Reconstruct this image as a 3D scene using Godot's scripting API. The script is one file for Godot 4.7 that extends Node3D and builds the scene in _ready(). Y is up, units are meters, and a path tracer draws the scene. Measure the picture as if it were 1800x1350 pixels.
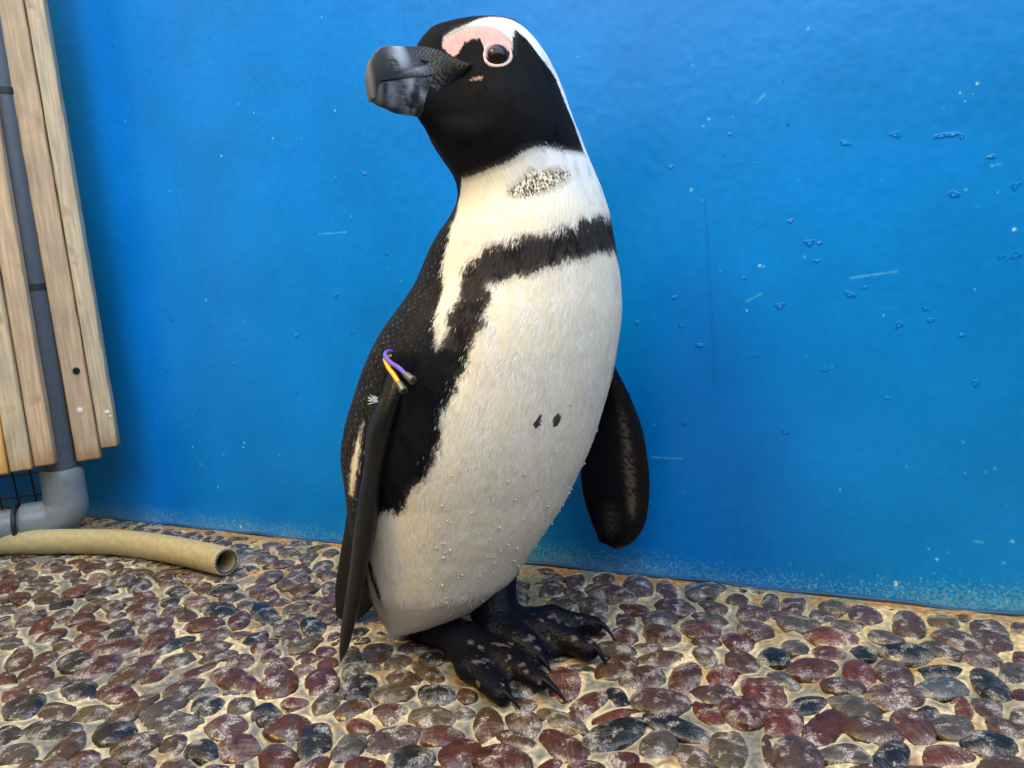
extends Node3D
# A black-footed penguin on a pebble floor in front of a blue painted wall, with a wooden gate and a hose at the left.

const WALL_Z := -0.921          # the wall's foot crosses x = 0 here
const WALL_TURN := 28.06        # degrees
var rng := RandomNumberGenerator.new()
var wall_u := Vector3.ZERO
var wall_n := Vector3.ZERO


func _ready() -> void:
	rng.seed = 4711
	# ---- camera ----
	var cam := Camera3D.new()
	cam.name = "camera"
	var p := deg_to_rad(7.0)
	var r := deg_to_rad(4.7)
	var fwd := Vector3(0, -sin(p), -cos(p))
	var up0 := Vector3(0, cos(p), -sin(p))
	var right := Vector3.RIGHT * cos(r) - up0 * sin(r)
	cam.transform = Transform3D(Basis(right, up0 * cos(r) + Vector3.RIGHT * sin(r), -fwd), Vector3(0, 0.34, 0))
	cam.fov = 53.47
	cam.near = 0.02
	cam.far = 200.0
	add_child(cam)
	cam.current = true
	# ---- sky, sun, exposure ----
	var we := WorldEnvironment.new()
	we.name = "environment"
	var env := Environment.new()
	env.background_mode = Environment.BG_SKY
	var sky := Sky.new()
	var psm := ProceduralSkyMaterial.new()
	psm.sky_top_color = Color(0.90, 0.945, 1.0)
	psm.sky_horizon_color = Color(0.52, 0.56, 0.60)
	psm.sky_curve = 0.2
	psm.ground_bottom_color = Color(0.30, 0.29, 0.28)
	psm.ground_horizon_color = Color(0.40, 0.39, 0.38)
	psm.sun_angle_max = 1.0
	psm.sky_energy_multiplier = 1.5
	sky.sky_material = psm
	env.sky = sky
	env.tonemap_mode = Environment.TONE_MAPPER_LINEAR
	env.tonemap_exposure = 1.82
	env.sdfgi_enabled = true
	env.ssao_enabled = true
	env.ssil_enabled = true
	we.environment = env
	add_child(we)
	var sun := DirectionalLight3D.new()
	sun.name = "sun"
	sun.light_color = Color(1.0, 0.86, 0.52)
	sun.light_energy = 0.46
	sun.light_angular_distance = 22.0
	sun.shadow_enabled = true
	sun.basis = Basis.looking_at(Vector3(0.62, -0.78, -0.30), Vector3.UP)
	add_child(sun)

	wall_u = Vector3(cos(deg_to_rad(WALL_TURN)), 0, sin(deg_to_rad(WALL_TURN)))
	wall_n = Vector3(-wall_u.z, 0, wall_u.x)
	build_wall()
	build_floor()
	build_gate()
	build_hose()
	build_penguin()
	build_shade_walls()


# ------------------------------------------------------------------ helpers

func lin(r: float, g: float, b: float) -> Color:
	return Color(r, g, b)


func srgb(r: float, g: float, b: float) -> Color:
	return Color(r, g, b).linear_to_srgb()


func mat(color: Color, rough: float, metallic := 0.0, spec := 0.5) -> StandardMaterial3D:
	var m := StandardMaterial3D.new()
	m.albedo_color = color
	m.roughness = rough
	m.metallic = metallic
	m.metallic_specular = spec
	return m


func noise(freq: float, octaves := 4, seed_ := 1, kind := FastNoiseLite.TYPE_SIMPLEX_SMOOTH) -> FastNoiseLite:
	var n := FastNoiseLite.new()
	n.noise_type = kind
	n.frequency = freq
	n.seed = seed_
	n.fractal_octaves = octaves
	n.fractal_type = FastNoiseLite.FRACTAL_FBM if octaves > 1 else FastNoiseLite.FRACTAL_NONE
	return n


func noise_bytes(n: FastNoiseLite, w: int, h: int) -> PackedByteArray:
	var im := n.get_image(w, h, false, false, true)
	im.convert(Image.FORMAT_L8)
	return im.get_data()


func noise_tex(freq: float, octaves: int, seed_: int, size := 256, cols := PackedColorArray(), offs := PackedFloat32Array()) -> ImageTexture:
	# seamless noise, through a colour ramp when one is given
	var im := noise(freq, octaves, seed_).get_seamless_image(size, size, false, false, 0.12, true)
	im.convert(Image.FORMAT_L8)
	if cols.size():
		var g := Gradient.new()
		g.colors = cols
		g.offsets = offs
		var lut := []
		for i in 256:
			lut.append(g.sample(i / 255.0))
		var src := im.get_data()
		var dst := PackedByteArray()
		dst.resize(src.size() * 3)
		for i in src.size():
			var c: Color = lut[src[i]]
			dst[i * 3] = c.r8
			dst[i * 3 + 1] = c.g8
			dst[i * 3 + 2] = c.b8
		im = Image.create_from_data(size, size, false, Image.FORMAT_RGB8, dst)
	return ImageTexture.create_from_image(im)


func part(called: String, mesh: Mesh, m: Material, parent: Node3D, at := Vector3.ZERO) -> MeshInstance3D:
	var o := MeshInstance3D.new()
	o.name = called
	o.mesh = mesh
	if m:
		o.material_override = m
	o.position = at
	parent.add_child(o, true)
	return o


func thing(called: String, label: String, category: String, at := Vector3.ZERO) -> Node3D:
	var o := Node3D.new()
	o.name = called
	o.position = at
	o.set_meta("label", label)
	o.set_meta("category", category)
	add_child(o, true)
	return o


func grid_mesh(pos: PackedVector3Array, cols: int, rows: int, wrap: bool, uvs := PackedVector2Array(), colors := PackedColorArray(), flip := false) -> ArrayMesh:
	var am := ArrayMesh.new()
	am.add_surface_from_arrays(Mesh.PRIMITIVE_TRIANGLES, grid_arrays(pos, cols, rows, wrap, uvs, colors, flip))
	return am


func grid_arrays(pos: PackedVector3Array, cols: int, rows: int, wrap: bool, uvs := PackedVector2Array(), colors := PackedColorArray(), flip := false) -> Array:
	# rows x cols vertices; with wrap the last column repeats the first one's place
	var nor := PackedVector3Array()
	nor.resize(pos.size())
	for j in rows:
		var ja := maxi(j - 1, 0) * cols
		var jb := mini(j + 1, rows - 1) * cols
		for i in cols:
			var ia := i - 1
			var ib := i + 1
			if wrap:
				if ia < 0: ia = cols - 2
				if ib >= cols: ib = 1
			else:
				ia = maxi(ia, 0)
				ib = mini(ib, cols - 1)
			var du := pos[j * cols + ib] - pos[j * cols + ia]
			var dv := pos[jb + i] - pos[ja + i]
			var n := du.cross(dv)
			if n.length_squared() < 1e-18:
				n = Vector3(0, 1, 0) if not flip else Vector3(0, -1, 0)
			n = n.normalized()
			nor[j * cols + i] = -n if flip else n
	var idx := PackedInt32Array()
	idx.resize((rows - 1) * (cols - 1) * 6)
	var k := 0
	for j in rows - 1:
		for i in cols - 1:
			var a := j * cols + i
			var b := a + 1
			var c := a + cols
			var d := c + 1
			if flip:
				idx[k] = a; idx[k + 1] = b; idx[k + 2] = c
				idx[k + 3] = b; idx[k + 4] = d; idx[k + 5] = c
			else:
				idx[k] = a; idx[k + 1] = c; idx[k + 2] = b
				idx[k + 3] = b; idx[k + 4] = c; idx[k + 5] = d
			k += 6
	var arr := []
	arr.resize(Mesh.ARRAY_MAX)
	arr[Mesh.ARRAY_VERTEX] = pos
	arr[Mesh.ARRAY_NORMAL] = nor
	arr[Mesh.ARRAY_INDEX] = idx
	if uvs.size():
		arr[Mesh.ARRAY_TEX_UV] = uvs
	if colors.size():
		arr[Mesh.ARRAY_COLOR] = colors
	return arr


func cr(t0: float, t1: float, t2: float, t3: float, f: float) -> float:
	return 0.5 * (2.0 * t1 + (t2 - t0) * f + (2.0 * t0 - 5.0 * t1 + 4.0 * t2 - t3) * f * f + (3.0 * t1 - t0 - 3.0 * t2 + t3) * f * f * f)


func row_at(tab: Array, width: int, u: float) -> PackedFloat32Array:
	# Catmull-Rom through the rows of a flat table
	var n := tab.size() / width
	var i := clampi(int(floor(u)), 0, n - 2)
	var f := u - i
	var o := PackedFloat32Array()
	for k in width:
		o.append(cr(tab[maxi(i - 1, 0) * width + k], tab[i * width + k], tab[(i + 1) * width + k], tab[mini(i + 2, n - 1) * width + k], f))
	return o


func tube_arrays(path: PackedVector3Array, radii: PackedFloat32Array, sides: int, caps := true, colors := PackedColorArray()) -> Array:
	# round tube along a path; capped ends are closed by rings that shrink to a point
	var n := path.size()
	var pos := PackedVector3Array()
	var uv := PackedVector2Array()
	var col := PackedColorArray()
	var up := Vector3.UP
	var t0 := (path[1] - path[0]).normalized()
	if absf(t0.y) > 0.9:
		up = Vector3.RIGHT
	var side := t0.cross(up).normalized()
	var length := 0.0
	var rows := 0
	for j in n:
		var t := (path[mini(j + 1, n - 1)] - path[maxi(j - 1, 0)]).normalized()
		side = (side - t * side.dot(t)).normalized()
		var b := side.cross(t)
		if j > 0:
			length += path[j].distance_to(path[j - 1])
		var reps := [radii[j]]
		if caps and j == 0: reps = [0.0001, radii[j] * 0.8, radii[j]]
		if caps and j == n - 1: reps = [radii[j], radii[j] * 0.8, 0.0001]
		for q in reps.size():
			var shift := 0.0
			if caps and j == 0 and q == 2: shift = 0.12
			if caps and j == n - 1 and q == 0: shift = -0.12
			for i in sides + 1:
				var a := TAU * i / sides
				var rr: float = reps[q]
				pos.append(path[j] + t * shift * radii[j] + (side * cos(a) + b * sin(a)) * rr)
				uv.append(Vector2(float(i) / sides, length))
				if colors.size():
					col.append(colors[j])
			rows += 1
	return grid_arrays(pos, sides + 1, rows, true, uv, col, true)


func tube(path: PackedVector3Array, radii: PackedFloat32Array, sides: int, caps := true) -> ArrayMesh:
	var am := ArrayMesh.new()
	am.add_surface_from_arrays(Mesh.PRIMITIVE_TRIANGLES, tube_arrays(path, radii, sides, caps))
	return am


func smooth_path(pts: PackedVector3Array, per: int) -> PackedVector3Array:
	var o := PackedVector3Array()
	for i in pts.size() - 1:
		for k in per:
			var a := pts[maxi(i - 1, 0)]
			var d := pts[mini(i + 2, pts.size() - 1)]
			o.append(pts[i].cubic_interpolate(pts[i + 1], a, d, float(k) / per))
	o.append(pts[-1])
	return o


# ------------------------------------------------------------------ wall

func wall_at(u: float, y: float, out := 0.0) -> Vector3:
	return Vector3(0, y, WALL_Z) + wall_u * u + wall_n * out


func build_wall() -> void:
	var w := thing("painted_wall", "bright blue painted wall behind the penguin, with chipped white flecks and a worn foot", "wall", Vector3(0, 0, WALL_Z))
	w.basis = Basis(wall_u, Vector3.UP, wall_n)
	var st := SurfaceTool.new()
	st.begin(Mesh.PRIMITIVE_TRIANGLES)
	var u0 := -1.7
	var u1 := 0.9
	var h := 1.3
	# painted face, UV over the part that is detailed
	var tw := 2048
	var th := 1024
	var im := Image.create(tw, th, false, Image.FORMAT_RGB8)
	var base := Color(0.0, 0.30, 0.66)
	var mott := noise_bytes(noise(0.006, 4, 5), tw, th)
	var fine := noise_bytes(noise(0.09, 3, 9), tw, th)
	var wear := noise_bytes(noise(0.30, 3, 17), tw, th)
	var bytes := PackedByteArray()
	bytes.resize(tw * th * 3)
	var ppm := tw / (u1 - u0)
	var pph := th / h
	for y in th:
		var hy := (th - 1 - y) / pph
		for x in tw:
			var k := y * tw + x
			var m := (mott[k] - 128) / 128.0
			var f := (fine[k] - 128) / 128.0
			var v := 1.0 + 0.055 * m + 0.03 * f
			var cr_ := 0.0 + 2.0 * (m + 0.4)
			var cg := 122.0 * v
			var cb := 205.0 * v
			if hy < 0.05:
				var t := (wear[k] / 255.0) + 0.16 * m
				var lim := 0.34 + pow(hy / 0.021, 1.7) * 0.20
				if t > lim:
					var s := clampf((t - lim) * 3.2, 0.0, 0.55)
					cr_ = lerpf(cr_, 158.0 + 30.0 * f, s)
					cg = lerpf(cg, 166.0 + 30.0 * f, s)
					cb = lerpf(cb, 174.0 + 30.0 * f, s)
			bytes[k * 3] = clampi(int(cr_), 0, 255)
			bytes[k * 3 + 1] = clampi(int(cg), 0, 255)
			bytes[k * 3 + 2] = clampi(int(cb), 0, 255)
	im = Image.create_from_data(tw, th, false, Image.FORMAT_RGB8, bytes)
	# chips and flecks of bare white: u, height, size in mm
	var flecks := [-338, 572, 1.9, -288, 564, 1.8, -232, 706, 1.8, -227, 589, 2.7, 252, 496, 2.4, 276, 494, 1.4, 486, 486, 2.4, 473, 481, 2.0, 477, 473, 1.4, 296, 344, 3.0, 300, 343, 2.0, 281, 299, 2.4, 408, 287, 1.7, 368, 286, 1.0, 483, 306, 1.3, 513, 357, 3.4, 501, 391, 1.7, 339, 349, 1.7, 409, 414, 1.0, 460, 469, 1.0, 459, 404, 1.0, 365, 113, 1.7, 491, 137, 1.4, 474, 135, 1.0, 414, 18, 3.9, 414, 21, 2.9, 450, 48, 2.5, 443, 58, 1.8, 345, 21, 1.4, 459, 56, 1.4, 383, 18, 1.1, 447, 34, 1.1, 436, 27, 1.1, -582, 135, 3.2, -467, 144, 3.0, -470, 137, 2.5, -536, 72, 3.2, -570, 107, 2.2, -497, 10, 3.7, -656, 19, 2.9, -515, 124, 2.1, -440, 564, 3.0, -556, 530, 2.7, -395, 628, 2.0, -368, 611, 2.4, -339, 572, 2.4, -218, 453, 1.7, -150, 363, 2.1, 175, 179, 1.4, 173, 74, 1.1, 282, -2, 1.5, 398, -5, 1.8, 477, 18, 1.4, 315, 30, 1.4, 416, -19, 1.5, 483, 478, 1.0, -435, 326, 2.0, -399, 127, 1.9, -169, 382, 1.2, -237, 507, 1.8, -184, 550, 1.3, 238, 552, 1.1, 321, 519, 1.0, 114, 586, 1.1, 349, 563, 1.4]
	for i in range(0, flecks.size(), 3):
		blot(im, (flecks[i] / 1000.0 - u0) * ppm, th - flecks[i + 1] / 1000.0 * pph, flecks[i + 2] / 1000.0 * ppm * 0.5, Color(0.80, 0.86, 0.86), 0.9)
	for i in 240:
		var s := rng.randf_range(0.4, 1.3)
		if rng.randf() < 0.1: s = rng.randf_range(1.3, 2.2)
		var hh := rng.randf_range(0.0, 1.0)
		blot(im, rng.randf() * tw, th - hh * hh * 0.75 * pph - 5, s * 0.8, Color(0.55, 0.75, 0.88), rng.randf_range(0.3, 0.9))
	for i in 70:   # dark specks
		blot(im, rng.randf() * tw, rng.randf() * th, rng.randf_range(0.6, 1.4), Color(0.0, 0.16, 0.38), 0.6)
	# scratches: u, y, u, y
	var scr := [380, 325, 421, 328, 1, 281, 309, 297, 316, 1, 280, 374, 307, 387, 0, 496, 414, 505, 415, 1, 243, 420, 244, 214, 0, 244, 419, 246, 238, 0, 480, 69, 489, 68, 1, 170, 141, 205, 140, 1, -277, 436, -228, 434, 1, 106, 56, 127, 61, 1, 5, 683, 19, 670, 1, 299, 504, 308, 511, 1]
	for i in range(0, scr.size(), 5):
		var a := Vector2((scr[i] / 1000.0 - u0) * ppm, th - scr[i + 1] / 1000.0 * pph)
		var b := Vector2((scr[i + 2] / 1000.0 - u0) * ppm, th - scr[i + 3] / 1000.0 * pph)
		var light: bool = scr[i + 4] > 0
		var n := int(a.distance_to(b) * 2) + 2
		for k in n:
			var q := a.lerp(b, float(k) / n)
			blot(im, q.x + rng.randf_range(-0.3, 0.3), q.y, rng.randf_range(0.4, 1.0), Color(0.45, 0.68, 0.85) if light else Color(0.0, 0.2, 0.45), rng.randf_range(0.1, 0.75) if light else 0.035)
	for i in 60:
		var a := Vector2(rng.randf() * tw, rng.randf_range(0.35, 1.0) * th)
		var ln := rng.randf_range(4, 22)
		for k in int(ln * 2):
			blot(im, a.x + k * 0.5, a.y + k * 0.02, 0.5, Color(0.25, 0.55, 0.8), rng.randf_range(0.0, 0.35))
	for i in 34:   # faint runs of dried water
		var a := Vector2(rng.randf() * tw, rng.randf_range(0.0, 0.7) * th)
		var ln := rng.randf_range(60, 320)
		var pale := rng.randf() < 0.5
		for k in int(ln):
			blot(im, a.x + 3.0 * sin(k * 0.02 + i), a.y + k, rng.randf_range(0.5, 1.6), Color(0.12, 0.52, 0.82) if pale else Color(0.0, 0.30, 0.62), 0.10 * (1.0 - k / ln))
	var m := StandardMaterial3D.new()
	m.resource_name = "blue_paint"
	m.albedo_texture = ImageTexture.create_from_image(im)
	m.roughness = 0.32
	m.metallic_specular = 0.40
	m.texture_repeat = false
	# relief: orange peel of the roller
	var rel := noise(0.055, 3, 31).get_image(tw, th, false, false, true)
	rel.convert(Image.FORMAT_L8)
	m.heightmap_enabled = true
	m.heightmap_texture = ImageTexture.create_from_image(rel)
	m.heightmap_scale = 0.03
	var quad := func(a: Vector3, b: Vector3, c: Vector3, d: Vector3, n: Vector3, ua: Vector2, ub: Vector2, uc: Vector2, ud: Vector2) -> void:
		for e in [[a, ua], [b, ub], [c, uc], [a, ua], [c, uc], [d, ud]]:
			st.set_normal(n)
			st.set_uv(e[1])
			st.add_vertex(e[0])
	var us := [-9.0, u0, u1, 5.0]
	var ys := [-0.05, 0.0, h, 2.6]
	for i in 3:
		for j in 3:
			var uva := Vector2(clampf((us[i] - u0) / (u1 - u0), 0, 1), 1.0 - clampf(ys[j] / h, 0, 1))
			var uvc := Vector2(clampf((us[i + 1] - u0) / (u1 - u0), 0, 1), 1.0 - clampf(ys[j + 1] / h, 0, 1))
			quad.call(Vector3(us[i], ys[j], 0), Vector3(us[i], ys[j + 1], 0), Vector3(us[i + 1], ys[j + 1], 0), Vector3(us[i + 1], ys[j], 0), Vector3(0, 0, 1), uva, Vector2(uva.x, uvc.y), uvc, Vector2(uvc.x, uva.y))
	var z := Vector2(0.5, 0.2)
	quad.call(Vector3(5, -0.05, -0.12), Vector3(5, 2.6, -0.12), Vector3(-9, 2.6, -0.12), Vector3(-9, -0.05, -0.12), Vector3(0, 0, -1), z, z, z, z)
	quad.call(Vector3(-9, 2.6, 0), Vector3(-9, 2.6, -0.12), Vector3(5, 2.6, -0.12), Vector3(5, 2.6, 0), Vector3(0, 1, 0), z, z, z, z)
	quad.call(Vector3(-9, -0.05, -0.12), Vector3(-9, 2.6, -0.12), Vector3(-9, 2.6, 0), Vector3(-9, -0.05, 0), Vector3(-1, 0, 0), z, z, z, z)
	quad.call(Vector3(5, -0.05, 0), Vector3(5, 2.6, 0), Vector3(5, 2.6, -0.12), Vector3(5, -0.05, -0.12), Vector3(1, 0, 0), z, z, z, z)
	part("painted_panel", st.commit(), m, w)
	# rounded lip where the paint meets the floor
	var lip := PackedVector3Array()
	var rad := PackedFloat32Array()
	for i in 90:
		var u := lerpf(-2.2, 1.4, i / 89.0)
		lip.append(Vector3(u, 0.001 + 0.0012 * sin(u * 37.0) + 0.0008 * sin(u * 91.0), 0.002))
		rad.append(0.0026 + 0.0006 * sin(u * 53.0))
	part("skirting_lip", tube(lip, rad, 8), mat(srgb(0.004, 0.05, 0.13), 0.6), w)
	# water drops that cling to the paint
	var drops := [327, 385, 5.4, 3.3, 344, 362, 4.9, 4.4, 353, 361, 3.4, 2.2, 378, 452, 4.9, 2.2, 421, 453, 4.9, 3.3, 458, 446, 5.9, 3.3, 467, 446, 6.9, 2.8, 474, 443, 2.9, 2.8, 496, 422, 3.9, 2.8, 514, 394, 4.4, 4.4, 467, 393, 5.4, 3.3, 314, 302, 5.9, 3.3, 350, 344, 5.9, 1.6, 379, 309, 5.4, 2.7, 210, 454, 3.0, 2.3, 272, 478, 2.5, 2.3, 295, 446, 2.0, 1.1, 280, 333, 2.0, 2.2, 503, 334, 4.4, 3.3, 514, 334, 6.8, 4.4, 421, 277, 4.9, 3.8, 447, 280, 3.9, 3.3, 443, 291, 4.4, 2.2, 212, 287, 7.1, 2.3, 206, 318, 4.5, 2.3, 483, 220, 3.4, 3.3, 354, 236, 4.4, 3.3, 231, 265, 5.0, 2.3, 210, 181, 4.1, 4.0, 163, 293, 4.6, 2.3, 286, 252, 4.0, 2.2, -190, 504, 7.4, 2.1, -167, 400, 4.2, 4.1, -259, 352, 5.1, 2.9, -237, 300, 5.7, 2.8, 392, 315, 2.4, 1.6, -339, 301, 5.4, 3.0, -593, 339, 5.5, 3.5, -469, 264, 6.5, 3.3, -555, 198, 7.7, 2.6, -351, 220, 5.4, 2.3, 472, 265, 3.4, 2.2, 410, 207, 3.4, 2.2, 314, 172, 4.0, 2.3, 148, 215, 4.2, 2.3]
	var dm := mat(srgb(0.0, 0.155, 0.52), 0.16, 0.0, 0.4)
	for i in range(0, drops.size(), 4):
		var o := part("water_drop", drop_mesh(i), dm, w, Vector3(drops[i] / 1000.0, drops[i + 1] / 1000.0, 0.0))
		o.basis = Basis(Vector3.BACK, rng.randf_range(-0.5, 0.5)) * Basis.from_scale(Vector3(drops[i + 2] / 1000.0 * rng.randf_range(0.6, 1.15), drops[i + 3] / 1000.0 * rng.randf_range(0.7, 1.2), rng.randf_range(0.0003, 0.0007)))


var drop_meshes := {}

func drop_mesh(i: int) -> ArrayMesh:
	var k := (i / 4) % 11
	if not drop_meshes.has(k):
		var pos := PackedVector3Array()
		var n := noise(0.9, 1, 40 + k)
		for j in 5:
			var f := j / 4.0
			for a in 17:
				var t := TAU * a / 16.0
				var rr := (1.0 + 0.45 * n.get_noise_2d(cos(t), sin(t))) * sin(f * PI / 2)
				pos.append(Vector3(cos(t) * rr, sin(t) * rr - 0.12 * (1 - f), cos(f * PI / 2)))
		drop_meshes[k] = grid_mesh(pos, 17, 5, true, PackedVector2Array(), PackedColorArray(), true)
	return drop_meshes[k]


func blot(im: Image, x: float, y: float, rad: float, c: Color, strength: float) -> void:
	var e := rng.randf_range(0.6, 1.0)
	var an := rng.randf() * PI
	var R := int(ceil(rad + 1))
	for j in range(-R, R + 1):
		for i in range(-R, R + 1):
			var px := int(x) + i
			var py := int(y) + j
			if px < 0 or py < 0 or px >= im.get_width() or py >= im.get_height():
				continue
			var d := Vector2(px + 0.5 - x, py + 0.5 - y).rotated(an)
			d.y /= e
			var s := clampf(rad + 0.5 - d.length() + rng.randf_range(-0.3, 0.3), 0.0, 1.0) * strength
			if s > 0.0:
				im.set_pixel(px, py, im.get_pixel(px, py).lerp(c, s))


func build_shade_walls() -> void:
	# unseen low wall added behind the camera to darken the lower wall and belly
	var b := BoxMesh.new()
	b.size = Vector3(9.0, 1.0, 0.15)
	var o := MeshInstance3D.new()
	o.name = "added_shade_wall"
	o.mesh = b
	o.material_override = mat(srgb(0.10, 0.095, 0.085), 0.85)
	o.position = Vector3(0.2, 0.49, 0.62)
	o.rotation_degrees.y = -8.0
	o.set_meta("kind", "structure")
	o.set_meta("label", "unseen low grey wall added behind the camera to block light")
	add_child(o)
	# unseen second wall added beyond the gate to block light from the left
	var e := o.duplicate()
	e.name = "added_shade_wall_001"
	e.position = Vector3(-2.15, 0.98, -0.9)
	e.rotation_degrees.y = 78.0
	e.scale = Vector3(0.36, 2.0, 1.0)
	e.set_meta("label", "unseen grey wall added beyond the gate to block light")
	add_child(e)


# ------------------------------------------------------------------ floor

var pebs := []   # [x, z, half length, half width, turn in radians, colour]

func build_floor() -> void:
	# pebbles of the photograph: x, z, half length, half width in mm, turn in degrees, colour
	var first := [
		-533,-754,32,13,-62,2, -505,-753,22,11,-70,0, -469,-741,30,15,-54,3, -432,-721,24,21,-77,0, -393,-732,20,11,-19,0, -391,-701,23,16,67,2, -352,-721,16,15,-48,4, -313,-722,19,14,7,4,
		-286,-705,18,14,-44,0, -323,-696,18,10,37,0, -362,-693,17,13,-83,0, -323,-666,21,16,69,5, -277,-671,33,13,-38,0, -518,-713,21,8,-53,0, -490,-713,25,16,-59,0, -460,-693,17,16,65,5,
		-427,-678,26,15,-48,3, -386,-665,30,13,-37,0, -488,-678,19,11,-57,1, -461,-650,23,17,-57,3, -425,-639,22,13,-34,5, -389,-631,21,13,-26,6, -356,-635,26,16,63,2, -326,-630,21,14,52,4,
		-300,-651,13,11,48,4, -287,-627,19,14,-47,3, -412,-609,29,13,-19,3, -448,-608,19,9,-47,3, -353,-597,22,17,-35,3, -305,-603,29,14,-24,4, -257,-623,19,12,-56,4, -257,-590,21,16,-46,0,
		-421,-577,21,13,-36,4, -383,-575,27,13,-87,2, -323,-575,20,17,36,2, -294,-573,17,11,-59,5, -266,-561,22,11,-44,3, -359,-561,17,12,-63,0, -334,-546,18,11,-52,2, -308,-546,15,12,-85,2,
		-278,-542,18,10,-35,5, -236,-558,20,15,-41,0, -244,-533,13,8,-16,0, -399,-556,12,9,-61,2, -418,-554,12,5,-39,0, -259,-717,15,10,-81,0, -244,-692,21,13,-89,0, -220,-703,14,9,-56,0,
		-205,-717,17,10,-58,0, -197,-690,15,10,-60,1, -218,-679,14,11,-72,7, -233,-651,24,20,-83,0, -194,-655,26,15,-69,0, -176,-704,18,9,-78,4, -152,-704,22,16,-64,2, -170,-670,16,10,-72,4,
		-152,-674,11,8,-55,4, -128,-679,16,14,-72,6, -119,-649,20,12,-45,2, -98,-658,26,10,-56,2, -157,-639,22,17,81,3, -126,-623,20,16,-13,6, -181,-614,20,13,-75,6, -210,-622,13,8,-17,1,
		-230,-607,20,11,-55,3, -156,-604,17,15,64,2, -123,-593,17,12,-38,0, -145,-578,16,10,-41,1, -86,-613,20,15,-37,3, -60,-612,13,9,-74,2, -86,-581,21,14,-23,6, -60,-582,11,9,-85,4,
		-204,-582,21,18,1,0, -177,-561,24,13,-80,3, -147,-550,18,13,-90,4, -114,-554,22,17,34,5, -77,-553,17,14,-25,0, -202,-542,22,14,-46,0, -98,-526,19,15,-25,3, -61,-528,18,16,56,0,
		-168,-526,15,10,69,0, -131,-523,16,10,-22,0, -78,-510,12,7,-3,5, -228,-535,9,5,-50,0, -41,-564,23,12,-85,2, -28,-516,24,17,-43,0, -12,-563,19,13,-45,2, -18,-540,19,10,-42,2,
		16,-528,23,13,-55,0, 17,-562,29,10,-47,6, 40,-583,24,13,49,0, 24,-617,26,15,88,1, 66,-588,15,8,-80,3, 58,-562,21,9,17,1, 54,-536,27,17,23,3, 97,-577,25,19,-38,5,
		90,-612,21,17,26,5, 71,-637,24,17,43,2, 111,-647,22,12,5,2, 127,-614,27,14,69,0, 150,-644,18,12,86,6, 157,-607,18,13,65,1, 142,-581,18,14,-21,5, 103,-540,28,12,-40,3,
		132,-552,24,8,-61,1, 85,-519,18,13,56,4, 132,-507,25,13,72,6, 3,-503,15,8,58,0, 29,-500,16,10,-9,5, 57,-506,12,9,8,0, 67,-493,10,8,3,0, 106,-498,22,12,-76,6,
		76,-671,22,14,-47,4, 106,-669,15,11,-30,2, 84,-489,9,5,-5,5, 37,-642,18,8,-15,4, 209,-632,18,14,66,3, 233,-646,16,12,80,4, 256,-631,16,12,19,0, 286,-629,15,11,84,3,
		319,-618,22,17,-15,3, 350,-620,18,12,-61,4, 372,-599,17,14,24,5, 382,-575,19,10,47,4, 234,-607,25,15,17,0, 268,-596,22,13,69,1, 294,-591,24,14,69,5, 329,-588,20,11,3,3,
		317,-563,21,16,13,8, 355,-563,27,13,71,3, 245,-576,17,14,-23,5, 277,-555,23,17,14,0, 204,-594,15,10,-67,4, 209,-556,19,11,30,3, 241,-547,22,15,-51,4, 209,-525,28,13,46,0,
		239,-514,20,15,-24,2, 270,-516,22,15,83,0, 290,-532,10,8,41,3, 317,-535,18,7,69,1, 334,-532,16,10,62,5, 296,-513,18,13,49,4, 329,-505,15,12,87,2, 209,-491,18,12,-5,4,
		239,-486,21,10,47,3, 273,-481,19,13,6,1, 307,-489,18,14,0,3, 176,-492,25,17,77,5, 303,-466,19,11,12,2, 206,-473,20,7,-4,5, 249,-468,15,7,1,0, 350,-520,17,6,51,4,
	]
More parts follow.
